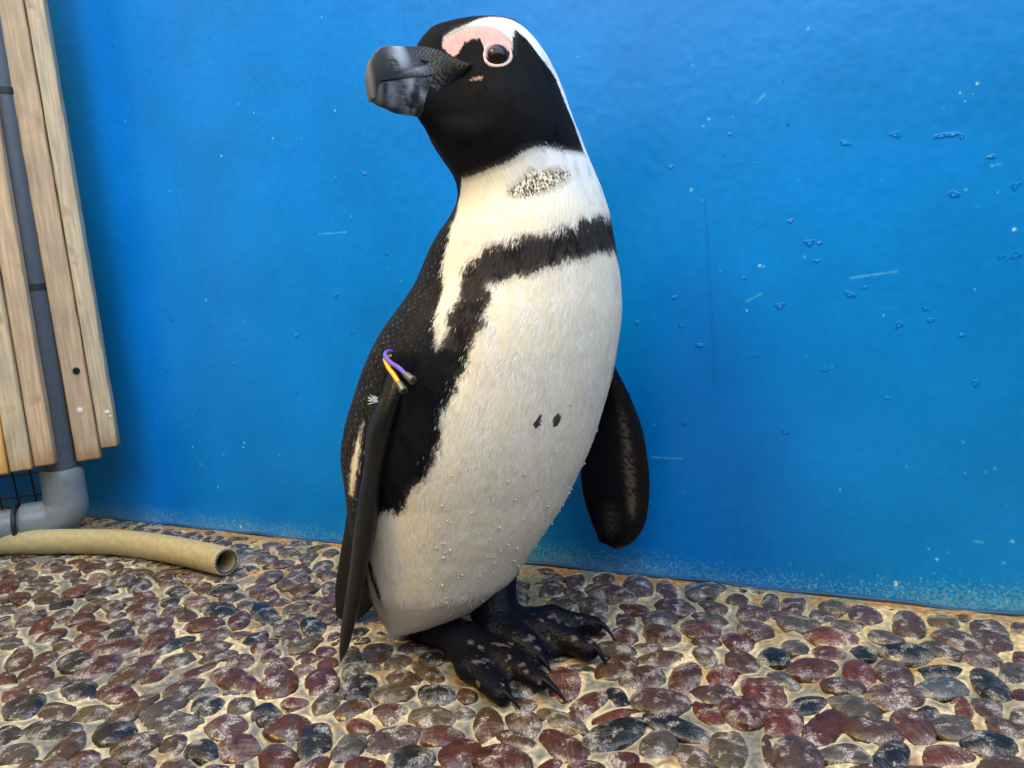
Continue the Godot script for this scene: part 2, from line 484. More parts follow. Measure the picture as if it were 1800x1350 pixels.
	var second := [
		160,-504,23,4,73,2, 370,-548,14,6,47,0, 406,-603,21,6,53,0, 262,-728,26,11,65,5, 299,-719,15,13,-69,4, 321,-697,24,15,76,5, 349,-673,30,14,65,5, 379,-670,18,14,-83,6,
		405,-639,34,15,65,5, 436,-647,17,7,51,5, 373,-633,22,16,-74,5, 316,-651,16,12,-47,4, 294,-678,15,11,-36,4, 281,-703,15,12,-75,4, 254,-691,20,18,-23,4, 272,-659,24,18,-12,1,
		246,-746,21,9,69,4, 187,-784,23,20,59,4, 216,-758,18,11,69,5, 150,-797,27,11,89,5, 120,-810,32,17,-88,4, 86,-800,36,19,-54,5, 54,-841,25,11,87,5, 86,-842,18,13,-90,5,
		30,-855,15,12,-56,5, 26,-822,22,15,74,5, 48,-803,19,12,-74,5, 31,-782,19,14,-82,5, 66,-772,23,15,-83,5, 32,-752,16,12,-21,0, 62,-737,18,13,-52,5, 107,-755,19,13,-55,0,
		93,-731,21,10,-88,5, 129,-726,18,17,-2,4, 149,-751,24,17,-58,5, 187,-744,21,13,-73,5, 219,-718,20,16,-71,5, 176,-717,21,14,-50,4, 160,-695,20,15,-31,0, 88,-696,20,13,-75,0,
		123,-690,24,18,-60,2, 210,-686,18,15,-71,5, 161,-669,14,12,-48,5, 188,-664,21,15,81,0, 180,-628,19,14,86,2, 241,-717,14,7,67,5, -667,-1208,29,12,-33,5, -557,-1169,26,16,-37,5,
		-514,-1150,31,14,-48,5, -484,-1103,22,10,-46,4, -447,-1096,21,13,-46,5, -413,-1076,19,13,-35,5, -434,-1053,37,12,-58,4, -396,-1040,27,16,-76,4, -723,-1067,26,14,-59,5, -681,-1066,22,15,-65,5,
		-653,-1039,21,14,-53,0, -612,-1043,30,18,-52,0, -646,-1068,17,10,-35,0, -624,-1012,23,12,-50,5, -574,-1033,20,10,-48,5, -547,-1005,23,12,-46,5, -514,-994,24,11,-44,5, -481,-978,23,14,-57,0,
		-453,-973,18,9,-46,0, -430,-953,17,12,-73,7, -729,-1035,29,10,-52,0, -696,-1027,26,15,-59,4, -577,-991,31,12,-60,7, -539,-969,27,16,-27,4, -660,-1002,25,13,-32,5, -599,-984,17,9,-47,5,
		-636,-973,23,10,-29,4, -693,-986,36,13,-55,1, -582,-948,27,17,-69,1, -542,-934,27,20,-35,3, -499,-947,27,15,-59,3, -477,-912,18,11,-40,0, -458,-945,21,12,-32,4, -436,-915,21,13,-42,3,
		-407,-921,26,13,-58,2, -376,-907,18,17,1,3, -356,-878,21,14,-52,5, -395,-870,24,14,-60,1, -359,-844,27,17,-44,3, -324,-812,32,12,-69,0, -332,-853,18,9,-57,4, -671,-939,29,7,-53,5,
		-648,-939,31,13,-52,0, -614,-934,35,14,-50,2, -576,-905,23,14,-58,3, -529,-891,25,15,-76,2, -500,-883,21,12,-51,5, -487,-897,18,8,-50,4, -462,-882,22,15,-89,0, -431,-884,19,12,-59,3,
		-444,-842,28,13,-63,0, -416,-852,19,13,-53,5, -389,-829,20,11,-53,2, -640,-903,21,10,-39,4, -613,-889,27,9,-69,7, -588,-864,27,14,-81,5, -556,-871,19,12,-50,4, -526,-852,20,16,-26,0,
		-481,-852,18,10,-44,4, -463,-825,17,11,-52,4, -416,-812,20,18,-76,5, -361,-804,22,18,-14,0, -561,-840,25,12,-67,1, -494,-826,25,14,-37,0, -533,-812,23,15,-66,0, -571,-801,28,12,-46,4,
		-446,-795,20,13,-48,3, -398,-777,27,16,88,0, -337,-777,18,15,-41,5, -505,-784,21,10,-50,2, -476,-785,31,14,-53,1, -436,-762,27,20,1,0, -372,-759,25,16,69,3, -331,-747,29,15,-10,5,
		-307,-772,15,10,3,5, -595,-832,18,8,-33,0, -364,-1068,23,14,-56,5, -330,-1031,25,12,-43,5, -297,-1004,20,14,-73,4, -268,-1014,21,11,-85,4, -370,-1038,20,11,-69,4, -352,-1005,20,15,-57,4,
		-328,-982,22,16,30,0, -367,-982,24,7,-49,5, -299,-971,17,11,47,5, -267,-964,26,14,-87,4, -294,-945,17,15,53,4, -329,-938,31,17,-81,5, -290,-911,22,20,40,5, -252,-929,18,13,-55,5,
		-323,-889,40,13,-49,2, -269,-884,18,16,-3,2, -239,-882,26,10,-71,5, -258,-857,20,12,-19,0, -232,-835,22,16,-86,0, -290,-851,16,10,-26,5, -299,-824,38,13,-56,3, -266,-830,16,14,-73,6,
		-224,-801,16,12,-69,2, -256,-804,17,9,-46,5, -264,-782,22,13,-66,5, -231,-774,26,12,-60,3, -248,-750,17,10,-72,2, -229,-734,19,13,58,6, -288,-759,17,12,88,3, -272,-739,16,12,74,0,
		-203,-745,15,7,-74,0, 182,-578,22,17,79,1, 158,-552,20,17,-76,0, 182,-533,20,13,58,1,
	]
	for t in [first, second]:
		for i in range(0, t.size(), 6):
			pebs.append([t[i] / 1000.0, t[i + 1] / 1000.0, t[i + 2] / 1000.0, t[i + 3] / 1000.0, deg_to_rad(t[i + 4]), t[i + 5]])
	var traced := pebs.size()
	# fill what is left between them and round about
	var cell := {}
	for i in traced:
		var key := Vector2i(int(floor(pebs[i][0] / 0.08)), int(floor(pebs[i][1] / 0.08)))
		cell.get_or_add(key, []).append(i)
	for pass_ in 4:
		var tries: int = [5200, 6000, 7000, 9000][pass_]
		var scale_: float = [1.0, 0.72, 0.5, 0.36][pass_]
		for k in tries:
			var x := rng.randf_range(-1.75, 1.0)
			var z := rng.randf_range(-1.75, 0.15)
			var hl := rng.randf_range(0.015, 0.025) * scale_
			var hw := hl * rng.randf_range(0.5, 0.8)
			var to_wall := (Vector3(x, 0, z) - Vector3(0, 0, WALL_Z)).dot(wall_n)
			if to_wall < hw + 0.012:
				continue
			var near := false
			var kc := Vector2i(int(floor(x / 0.08)), int(floor(z / 0.08)))
			# stones lean towards the upper right on the left side and the other way on the right side
			var turn := rng.randfn(clampf(-x * 0.9, -0.6, 0.6), 0.35)
			for dj in range(-1, 2):
				for di in range(-1, 2):
					for i in cell.get(kc + Vector2i(di, dj), []):
						var q = pebs[i]
						var d := Vector2(x - q[0], z - q[1])
						var a := absf(angle_difference(atan2(-d.y, d.x), q[4]))
						var b := absf(angle_difference(atan2(-d.y, d.x), turn))
						var r1: float = q[2] * q[3] / sqrt(pow(q[3] * cos(a), 2) + pow(q[2] * sin(a), 2))
						var r2 := hl * hw / sqrt(pow(hw * cos(b), 2) + pow(hl * sin(b), 2))
						if d.length() < r1 + r2 + 0.0012:
							near = true
							break
					if near: break
				if near: break
			if near:
				continue
			cell.get_or_add(kc, []).append(pebs.size())
			pebs.append([x, z, hl, hw, turn, [0, 0, 1, 2, 3, 4, 4, 5, 5, 5, 6, 3][rng.randi() % 12]])
	# ---- mortar: colour and height from the distance to the stones ----
	var x0 := -1.75
	var z0 := -1.75
	var sx := 2.75
	var sz := 1.5
	var tw := 1920
	var th := 1048
	var pm := tw / sx
	var near_ := PackedFloat32Array()
	near_.resize(tw * th)
	near_.fill(9.0)
	for q in pebs:
		var ext: float = q[2] + 0.014
		var ca := cos(q[4])
		var sa := sin(q[4])
		var hl: float = q[2]
		var hw: float = q[3]
		var ia := maxi(int((q[0] - ext - x0) * pm), 0)
		var ib := mini(int((q[0] + ext - x0) * pm), tw - 1)
		var ja := maxi(int((q[1] - ext - z0) * pm), 0)
		var jb := mini(int((q[1] + ext - z0) * pm), th - 1)
		for j in range(ja, jb + 1):
			var dz: float = j / pm + z0 - q[1]
			for i in range(ia, ib + 1):
				var dx: float = i / pm + x0 - q[0]
				var u := (dx * ca - dz * sa) / hl
				var v := (dx * sa + dz * ca) / hw
				var d2 := u * u + v * v
				if d2 < 4.5:
					var d := (sqrt(d2) - 1.0) * hw
					var k := j * tw + i
					if d < near_[k]:
						near_[k] = d
	var n1 := noise_bytes(noise(0.012, 4, 71), tw, th)
	var n2 := noise_bytes(noise(0.19, 4, 72), tw, th)
	var n3 := noise_bytes(noise(0.02, 3, 73), tw, th)
	var bytes := PackedByteArray()
	bytes.resize(tw * th * 3)
	var hb := PackedByteArray()
	hb.resize(tw * th)
	var grey := Color(0.45, 0.44, 0.40)
	var cream := Color(0.80, 0.73, 0.59)
	var rust := Color(0.66, 0.45, 0.23)
	var ochre := Color(0.64, 0.56, 0.36)
	for j in th:
		var z := j / pm + z0
		for i in tw:
			var k := j * tw + i
			var x := i / pm + x0
			var a := n1[k] / 255.0
			var b := n2[k] / 255.0 - 0.5
			var c3 := n3[k] / 255.0
			var d := near_[k]
			var rim := clampf(1.25 - (d + b * 0.004) / 0.0032, 0.0, 1.0)
			var c := grey.lerp(cream, clampf(rim * 1.0 + (a - 0.60) * 1.4, 0.0, 1.0))
			var tw_ := -x * wall_n.x * -1.0 + (z - WALL_Z) * wall_n.z
			var oc := clampf(0.55 - (tw_ - 0.05) / 0.26 + (c3 - 0.5) * 1.5, 0.0, 0.9)
			c = c.lerp(ochre, oc * 0.75)
			var ru := clampf((c3 - 0.66) * 5.0, 0.0, 1.0) * 0.5 + clampf(1.0 - tw_ / 0.05, 0.0, 1.0) * clampf((c3 - 0.35) * 4.0, 0.0, 1.0)
			c = c.lerp(rust, clampf(ru, 0.0, 0.85))
			var v := 0.97 + b * 0.62
			bytes[k * 3] = clampi(int(c.r * v * 255), 0, 255)
			bytes[k * 3 + 1] = clampi(int(c.g * v * 255), 0, 255)
			bytes[k * 3 + 2] = clampi(int(c.b * v * 255), 0, 255)
			hb[k] = clampi(int(110 + b * 200 + 50.0 * rim), 0, 255)
	var m := StandardMaterial3D.new()
	m.resource_name = "mortar"
	m.albedo_texture = ImageTexture.create_from_image(Image.create_from_data(tw, th, false, Image.FORMAT_RGB8, bytes))
	m.heightmap_enabled = true
	m.heightmap_texture = ImageTexture.create_from_image(Image.create_from_data(tw, th, false, Image.FORMAT_L8, hb))
	m.heightmap_scale = 0.30
	m.roughness = 0.6
	m.texture_repeat = false
	# one sheet: a fine part by the wall, wide quads to the horizon
	var xs := PackedFloat32Array([-60.0, -20.0, -6.0])
	var nx := 240
	var nz := 130
	for i in nx + 1: xs.append(x0 + sx * i / nx)
	xs.append_array([6.0, 20.0, 60.0])
	var zs := PackedFloat32Array([-60.0, -20.0, -6.0])
	for i in nz + 1: zs.append(z0 + sz * i / nz)
	zs.append_array([0.6, 2.0, 6.0, 20.0, 60.0])
	var pos := PackedVector3Array()
	var uv := PackedVector2Array()
	for z in zs:
		for x in xs:
			var ii := clampi(int((x - x0) * pm), 0, tw - 1)
			var jj := clampi(int((z - z0) * pm), 0, th - 1)
			var d := near_[jj * tw + ii]
			var y := 0.0032 * clampf(1.0 - d / 0.007, 0.0, 1.0) if d < 0.5 else 0.0
			if d < 0.5 and d < -0.003: y = -0.002
			pos.append(Vector3(x, y + 0.0018 * (n1[jj * tw + ii] / 255.0 - 0.5), z))
			uv.append(Vector2((x - x0) / sx, (z - z0) / sz))
	var fl := MeshInstance3D.new()
	fl.name = "floor"
	fl.mesh = grid_mesh(pos, xs.size(), zs.size(), false, uv, PackedColorArray(), true)
	fl.material_override = m
	fl.set_meta("kind", "structure")
	fl.set_meta("label", "pebble floor of dark stones set in pale stained mortar")
	add_child(fl)
	# ---- the stones ----
	var mats := stone_materials()
	var shapes := []
	for s in 14:
		shapes.append(stone_mesh(s))
	var rest := []
	for i in pebs.size():
		var q = pebs[i]
		var h: float = q[3] * rng.randf_range(0.32, 0.48)
		var b := Basis(Vector3.UP, q[4]) * Basis(Vector3.RIGHT, rng.randf_range(-0.12, 0.12)) * Basis(Vector3.BACK, rng.randf_range(-0.08, 0.08)) * Basis.from_scale(Vector3(q[2], h, q[3]))
		var t := Transform3D(b, Vector3(q[0], 0.0012, q[1]))
		if i < 300:
			var o := part("pebble", shapes[rng.randi() % 14], mats[q[5]], fl)
			o.transform = t
		else:
			rest.append([t, q[5]])
	var mm := MultiMesh.new()
	mm.transform_format = MultiMesh.TRANSFORM_3D
	mm.use_colors = true
	mm.mesh = stone_mesh(3)
	mm.instance_count = rest.size()
	for i in rest.size():
		mm.set_instance_transform(i, rest[i][0])
		mm.set_instance_color(i, stone_color(rest[i][1]))
	var mi := MultiMeshInstance3D.new()
	mi.name = "small_pebbles"
	mi.multimesh = mm
	mi.material_override = mats[9]
	mi.set_meta("kind", "stuff")
	fl.add_child(mi, true)


func stone_color(k: int) -> Color:
	# maroon, red, brown, black, grey, purple grey, olive, tan, slate (linear)
	return [lin(0.074, 0.022, 0.015), lin(0.112, 0.029, 0.016), lin(0.074, 0.036, 0.018), lin(0.013, 0.0135, 0.015), lin(0.070, 0.056, 0.045), lin(0.072, 0.039, 0.031), lin(0.090, 0.064, 0.032), lin(0.19, 0.125, 0.09), lin(0.075, 0.085, 0.095)][k]


func stone_materials() -> Array:
	var tone := noise_tex(0.03, 5, 91, 256, PackedColorArray([Color(0.62, 0.62, 0.62), Color(0.9, 0.9, 0.9), Color(1, 0.98, 0.95)]), PackedFloat32Array([0.0, 0.5, 1.0]))
	# dried mineral deposit: white flecks in broad patches
	var sz := 512
	var a := noise(0.010, 3, 93).get_seamless_image(sz, sz, false, false, 0.1, true)
	var b := noise(0.085, 4, 95).get_seamless_image(sz, sz, false, false, 0.1, true)
	a.convert(Image.FORMAT_L8)
	b.convert(Image.FORMAT_L8)
	var ab := a.get_data()
	var bb := b.get_data()
	var out := PackedByteArray()
	out.resize(sz * sz * 4)
	for i in sz * sz:
		var p_ := ab[i] / 255.0
		var f := bb[i] / 255.0
		var s := clampf((f - 0.76 + (p_ - 0.5) * 1.0) * 7.0, 0.0, 0.5) + clampf((p_ - 0.52) * 0.6, 0.0, 0.16)
		out[i * 4] = 200
		out[i * 4 + 1] = 192
		out[i * 4 + 2] = 186
		out[i * 4 + 3] = int(clampf(s, 0.0, 1.0) * 255)
	var dep := ImageTexture.create_from_image(Image.create_from_data(sz, sz, false, Image.FORMAT_RGBA8, out))
	var one := Image.create(4, 4, false, Image.FORMAT_L8)
	one.fill(Color.WHITE)
	var full := ImageTexture.create_from_image(one)
	var rough := noise_tex(0.05, 4, 97, 256, PackedColorArray([Color(0.14, 0.14, 0.14), Color(0.25, 0.25, 0.25), Color(0.55, 0.55, 0.55)]), PackedFloat32Array([0.0, 0.55, 1.0]))
	var relief := noise_tex(0.09, 4, 99, 256)
	var list := []
	for k in 10:
		var m := StandardMaterial3D.new()
		m.resource_name = "stone"
		m.albedo_color = stone_color(k).linear_to_srgb() if k < 9 else Color.WHITE
		m.vertex_color_use_as_albedo = k == 9
		m.albedo_texture = tone
		m.roughness_texture = rough
		m.roughness_texture_channel = BaseMaterial3D.TEXTURE_CHANNEL_RED
		m.roughness = 1.0
		m.metallic_specular = 0.45
		m.uv1_triplanar = true
		m.uv1_world_triplanar = true
		m.uv1_scale = Vector3.ONE * (7.0 + 0.9 * k)
		m.detail_enabled = true
		m.detail_albedo = dep
		m.detail_mask = full
		m.detail_blend_mode = BaseMaterial3D.BLEND_MODE_MIX
		m.heightmap_enabled = true
		m.heightmap_texture = relief
		m.heightmap_scale = 0.05
		list.append(m)
	return list


func stone_mesh(s: int) -> ArrayMesh:
	var n := noise(0.55, 2, 200 + s)
	var sq := 2.0 + 0.7 * float(s % 4) / 3.0
	var pos := PackedVector3Array()
	var rows := 8
	var cols := 21
	for j in rows:
		var f := lerpf(0.0, 1.15, j / float(rows - 1)) * PI / 2
		for i in cols:
			var t := TAU * i / (cols - 1)
			var d := Vector3(cos(t) * sin(f), cos(f), sin(t) * sin(f))
			var k := pow(pow(absf(d.x), sq) + pow(absf(d.y), sq) + pow(absf(d.z), sq), -1.0 / sq)
			var rr := k * (1.0 + 0.16 * n.get_noise_3dv(d * 1.4))
			# one end a little blunter
			var v := d * rr
			v.z *= 1.0 + 0.16 * v.x * sin(s * 2.1)
			v.x += 0.10 * v.z * cos(s * 1.7)
			pos.append(v)
	return grid_mesh(pos, cols, rows, true, PackedVector2Array(), PackedColorArray(), false)


# ------------------------------------------------------------------ gate at the left

func board_mesh(w: float, h: float, d: float, c: float, seed_: int) -> ArrayMesh:
	# upright board, base at the origin, planed corners; a little uneven along its length
	var n := noise(3.0, 3, seed_)
	var prof := PackedVector2Array()
	for q in [[-1, -1], [1, -1], [1, 1], [-1, 1]]:
		for k in 3:
			var a0 := atan2(q[1], q[0]) + (k - 1) * PI / 4
			var ctr := Vector2(q[0] * (w / 2 - c), q[1] * (d / 2 - c))
			prof.append(ctr + Vector2(cos(a0), sin(a0)) * c)
	var rows := 44
	var pos := PackedVector3Array()
	var uv := PackedVector2Array()
	var tint := PackedColorArray()
	var cols := prof.size() * 2 + 1
	for j in rows + 4:
		var jj := clampi(j - 2, 0, rows - 1)
		var y := h * jj / float(rows - 1)
		var shrink := 1.0
		if j == 0 or j == rows + 3: shrink = 0.0001
		elif j == 1 or j == rows + 2: shrink = 0.93
		if j == 2: y = 0.0025
		if j == rows + 1: y = h - 0.0025
		var acc := 0.0
		for i in cols:
			# every profile point twice keeps the flats flat
			var pi_ := (i / 2) % prof.size()
			var q := prof[pi_]
			if i % 2 == 1:
				q = q.lerp(prof[(pi_ + 1) % prof.size()], 0.5)
			var wob := 0.0012 * n.get_noise_2d(y * 6.0, pi_ * 2.0)
			pos.append(Vector3(q.x * shrink + wob, y, q.y * shrink + wob * 0.5))
			# left corner painted orange for the sun on its edge; the foot is stained
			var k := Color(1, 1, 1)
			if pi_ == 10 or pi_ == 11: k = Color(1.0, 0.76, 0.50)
			var wet := clampf((0.03 + 0.02 * n.get_noise_2d(i * 1.3, 4.0) - y) / 0.02, 0.0, 1.0)
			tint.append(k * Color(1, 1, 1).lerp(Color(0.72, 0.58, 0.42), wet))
			uv.append(Vector2(float(i) / cols + seed_ * 0.17, y * 0.74 + (seed_ % 7) * 0.01))
	return grid_mesh(pos, cols, rows + 4, true, uv, tint, false)


func wood_material(tint: Color, seed_: int) -> StandardMaterial3D:
	var w := 256
	var h := 1024
	var gi := noise(0.05, 4, seed_).get_image(w, h / 32, false, false, true)
	gi.convert(Image.FORMAT_L8)
	gi.resize(w, h, Image.INTERPOLATE_CUBIC)
	var grain := gi.get_data()
	var blotch := noise_bytes(noise(0.012, 4, seed_ + 1), w, h)
	var fi := noise(0.2, 2, seed_ + 2).get_image(w, h / 16, false, false, true)
	fi.convert(Image.FORMAT_L8)
	fi.resize(w, h, Image.INTERPOLATE_CUBIC)
	var fine := fi.get_data()
	var out := PackedByteArray()
	out.resize(w * h * 3)
	var rel := PackedByteArray()
	rel.resize(w * h)
	for y in h:
		for x in w:
			var k := y * w + x
			var g := grain[k] / 255.0
			var b := blotch[k] / 255.0
			var f := fine[k] / 255.0
			var ring := 0.5 + 0.5 * sin((g * 7.0 + x * 0.05) * 6.0)
			var v := 0.90 + 0.09 * ring * f + 0.18 * (b - 0.5) + 0.16 * (f - 0.5) - 0.35 * clampf((b - 0.72) * 6.0, 0.0, 1.0) * f
			var warm := clampf((b - 0.4) * 1.2, 0.0, 1.0)
			out[k * 3] = clampi(int(255 * v * tint.r), 0, 255)
			out[k * 3 + 1] = clampi(int(255 * v * tint.g * (1.0 - 0.03 * warm)), 0, 255)
			out[k * 3 + 2] = clampi(int(255 * v * tint.b * (1.0 - 0.08 * warm)), 0, 255)
			rel[k] = clampi(int(128 + 60 * (ring - 0.5) + 80 * (f - 0.5)), 0, 255)
	var m := StandardMaterial3D.new()
	m.resource_name = "weathered_wood"
	m.vertex_color_use_as_albedo = true
	m.albedo_texture = ImageTexture.create_from_image(Image.create_from_data(w, h, false, Image.FORMAT_RGB8, out))
	m.heightmap_enabled = true
	m.heightmap_texture = ImageTexture.create_from_image(Image.create_from_data(w, h, false, Image.FORMAT_L8, rel))
	m.heightmap_scale = 0.04
	m.roughness = 0.78
	return m


func build_gate() -> void:
	var turn := 20.0
	var g := thing("gate", "gate of pale wooden boards on grey plastic pipe at the left edge", "gate", Vector3(-0.711, 0, -1.17))
	g.rotation_degrees.y = turn
	# boards: along the gate, depth, width, base height, thickness
	var pale := wood_material(Color(0.82, 0.73, 0.585), 301)
	var pink := wood_material(Color(0.82, 0.69, 0.545), 311)
	var gold := wood_material(Color(0.95, 0.76, 0.44), 321)  # sunlight on this board painted into its yellow tint
	var more := []   # the gate run on out of the picture; boards added to shade the wall
	for k in 22:
		more.append([-0.349 - 0.048 * k, 0.042 + 0.002 * (k % 2), 0.045, 0.135, 0.024, pale if k % 2 else pink, 11 + k])
	for b in [[0.0425, 0.004, 0.034, 0.132, 0.030, pink, 1], [0.0728, -0.002, 0.025, 0.147, 0.034, pale, 2], [-0.0100, 0.042, 0.028, 0.138, 0.022, pink, 3], [-0.0393, 0.046, 0.029, 0.136, 0.024, pale, 4], [-0.0722, 0.044, 0.034, 0.134, 0.026, gold, 5], [-0.112, 0.042, 0.044, 0.135, 0.024, pale, 6], [-0.158, 0.043, 0.044, 0.137, 0.024, pink, 7], [-0.205, 0.042, 0.046, 0.134, 0.024, pale, 8], [-0.253, 0.044, 0.046, 0.136, 0.024, pink, 9], [-0.301, 0.042, 0.046, 0.135, 0.024, pale, 10]] + more:
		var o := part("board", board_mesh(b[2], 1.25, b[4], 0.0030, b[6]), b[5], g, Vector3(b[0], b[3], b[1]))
		o.rotation_degrees = Vector3(0, rng.randf_range(-2.0, 2.0), (1.0 if b[0] > 0.0 else 0.5) + rng.randf_range(-0.1, 0.1))
	# dark bolt head in the right-hand board, white spots of droppings
	var bolt := CylinderMesh.new()
	bolt.top_radius = 0.004
	bolt.bottom_radius = 0.0055
	bolt.height = 0.004
	var bm := part("bolt", bolt, mat(srgb(0.012, 0.018, 0.012), 0.4, 0.5), g, Vector3(0.044, 0.272, 0.0205))
	bm.rotation_degrees.x = 90
	for s in [[0.041, 0.211, 0.0198, 0.0045], [0.077, 0.203, 0.0155, 0.0035], [0.080, 0.196, 0.0155, 0.002]]:
		var sp := SphereMesh.new()
		sp.radius = s[3]
		sp.height = s[3] * 2
		sp.radial_segments = 12
		sp.rings = 6
		var so := part("white_spot", sp, mat(Color(0.86, 0.86, 0.84), 0.7), g, Vector3(s[0], s[1], s[2]))
		so.scale.z = 0.25
	# plastic pipe: upright, elbow, level run
	var pvc := mat(srgb(0.085, 0.098, 0.115), 0.38)
	pvc.resource_name = "grey_plastic"
	pvc.roughness_texture = noise_tex(0.03, 4, 341, 256, PackedColorArray([Color(0.28, 0.28, 0.28), Color(0.5, 0.5, 0.5)]), PackedFloat32Array([0, 1]))
	pvc.roughness = 1.0
	pvc.uv1_triplanar = true
	pvc.uv1_scale = Vector3.ONE * 5
	pvc.albedo_texture = noise_tex(0.02, 5, 343, 256, PackedColorArray([Color(0.82, 0.82, 0.82), Color(1, 1, 1), Color(1, 0.98, 0.94)]), PackedFloat32Array([0, 0.5, 1]))
	var pvc2: StandardMaterial3D = pvc.duplicate()
	pvc2.albedo_color = srgb(0.20, 0.215, 0.22)
	part("upright_pipe", tube(PackedVector3Array([Vector3(0, 0.06, 0), Vector3(0, 0.5, 0), Vector3(0, 1.4, 0)]), PackedFloat32Array([0.025, 0.025, 0.025]), 40), pvc, g)
	part("level_pipe", tube(PackedVector3Array([Vector3(-0.05, 0.045, 0), Vector3(-0.4, 0.045, 0), Vector3(-1.5, 0.045, 0)]), PackedFloat32Array([0.025, 0.025, 0.025]), 40), pvc2, g)
	var ep := PackedVector3Array()
	var er := PackedFloat32Array()
	for k in 3:
		ep.append(Vector3(0, 0.123 - 0.02 * k, 0)); er.append(0.0305)
	for k in 13:
		var a := PI / 2 * k / 12.0
		ep.append(Vector3(-0.026 + 0.026 * cos(a), 0.071 - 0.026 * sin(a), 0)); er.append(0.0308 + 0.0016 * sin(2 * a))
	for k in 3:
		ep.append(Vector3(-0.036 - 0.014 * k, 0.045, 0)); er.append(0.0305)
	part("pipe_elbow", tube(ep, er, 40), pvc2, g)
	var rubber := mat(srgb(0.012, 0.013, 0.014), 0.5)
	var ring := TorusMesh.new()
	ring.inner_radius = 0.0255
	ring.outer_radius = 0.0325
	ring.rings = 40
	var ro := part("rubber_ring", ring, rubber, g, Vector3(-0.068, 0.045, 0))
	ro.rotation_degrees.z = 90
	for y in [0.402, 0.685]:
		var c := CylinderMesh.new()
		c.top_radius = 0.0265
		c.bottom_radius = 0.0265
		c.height = 0.009
		c.radial_segments = 40
		var t := part("cable_tie", c, rubber, g, Vector3(0, y, 0))
		t.rotation_degrees.z = 3
		var bx := BoxMesh.new()
		bx.size = Vector3(0.010, 0.008, 0.007)
		part("tie_head", bx, rubber, t, Vector3(-0.012, 0, 0.027))
	# dark wire mesh behind the boards
	var wm := mat(srgb(0.035, 0.035, 0.028), 0.6)
	for k in 9:
		var x := -0.03 - 0.024 * k
		part("wire", tube(PackedVector3Array([Vector3(x + 0.03, 0.03, -0.045), Vector3(x, 0.6, -0.045), Vector3(x - 0.03, 1.2, -0.045)]), PackedFloat32Array([0.0016, 0.0016, 0.0016]), 6), wm, g)
	for k in 6:
		part("wire", tube(PackedVector3Array([Vector3(-0.26, 0.045 + 0.035 * k, -0.042), Vector3(-0.1, 0.045 + 0.035 * k, -0.042), Vector3(0.02, 0.043 + 0.035 * k, -0.042)]), PackedFloat32Array([0.0014, 0.0014, 0.0014]), 6), wm, g)


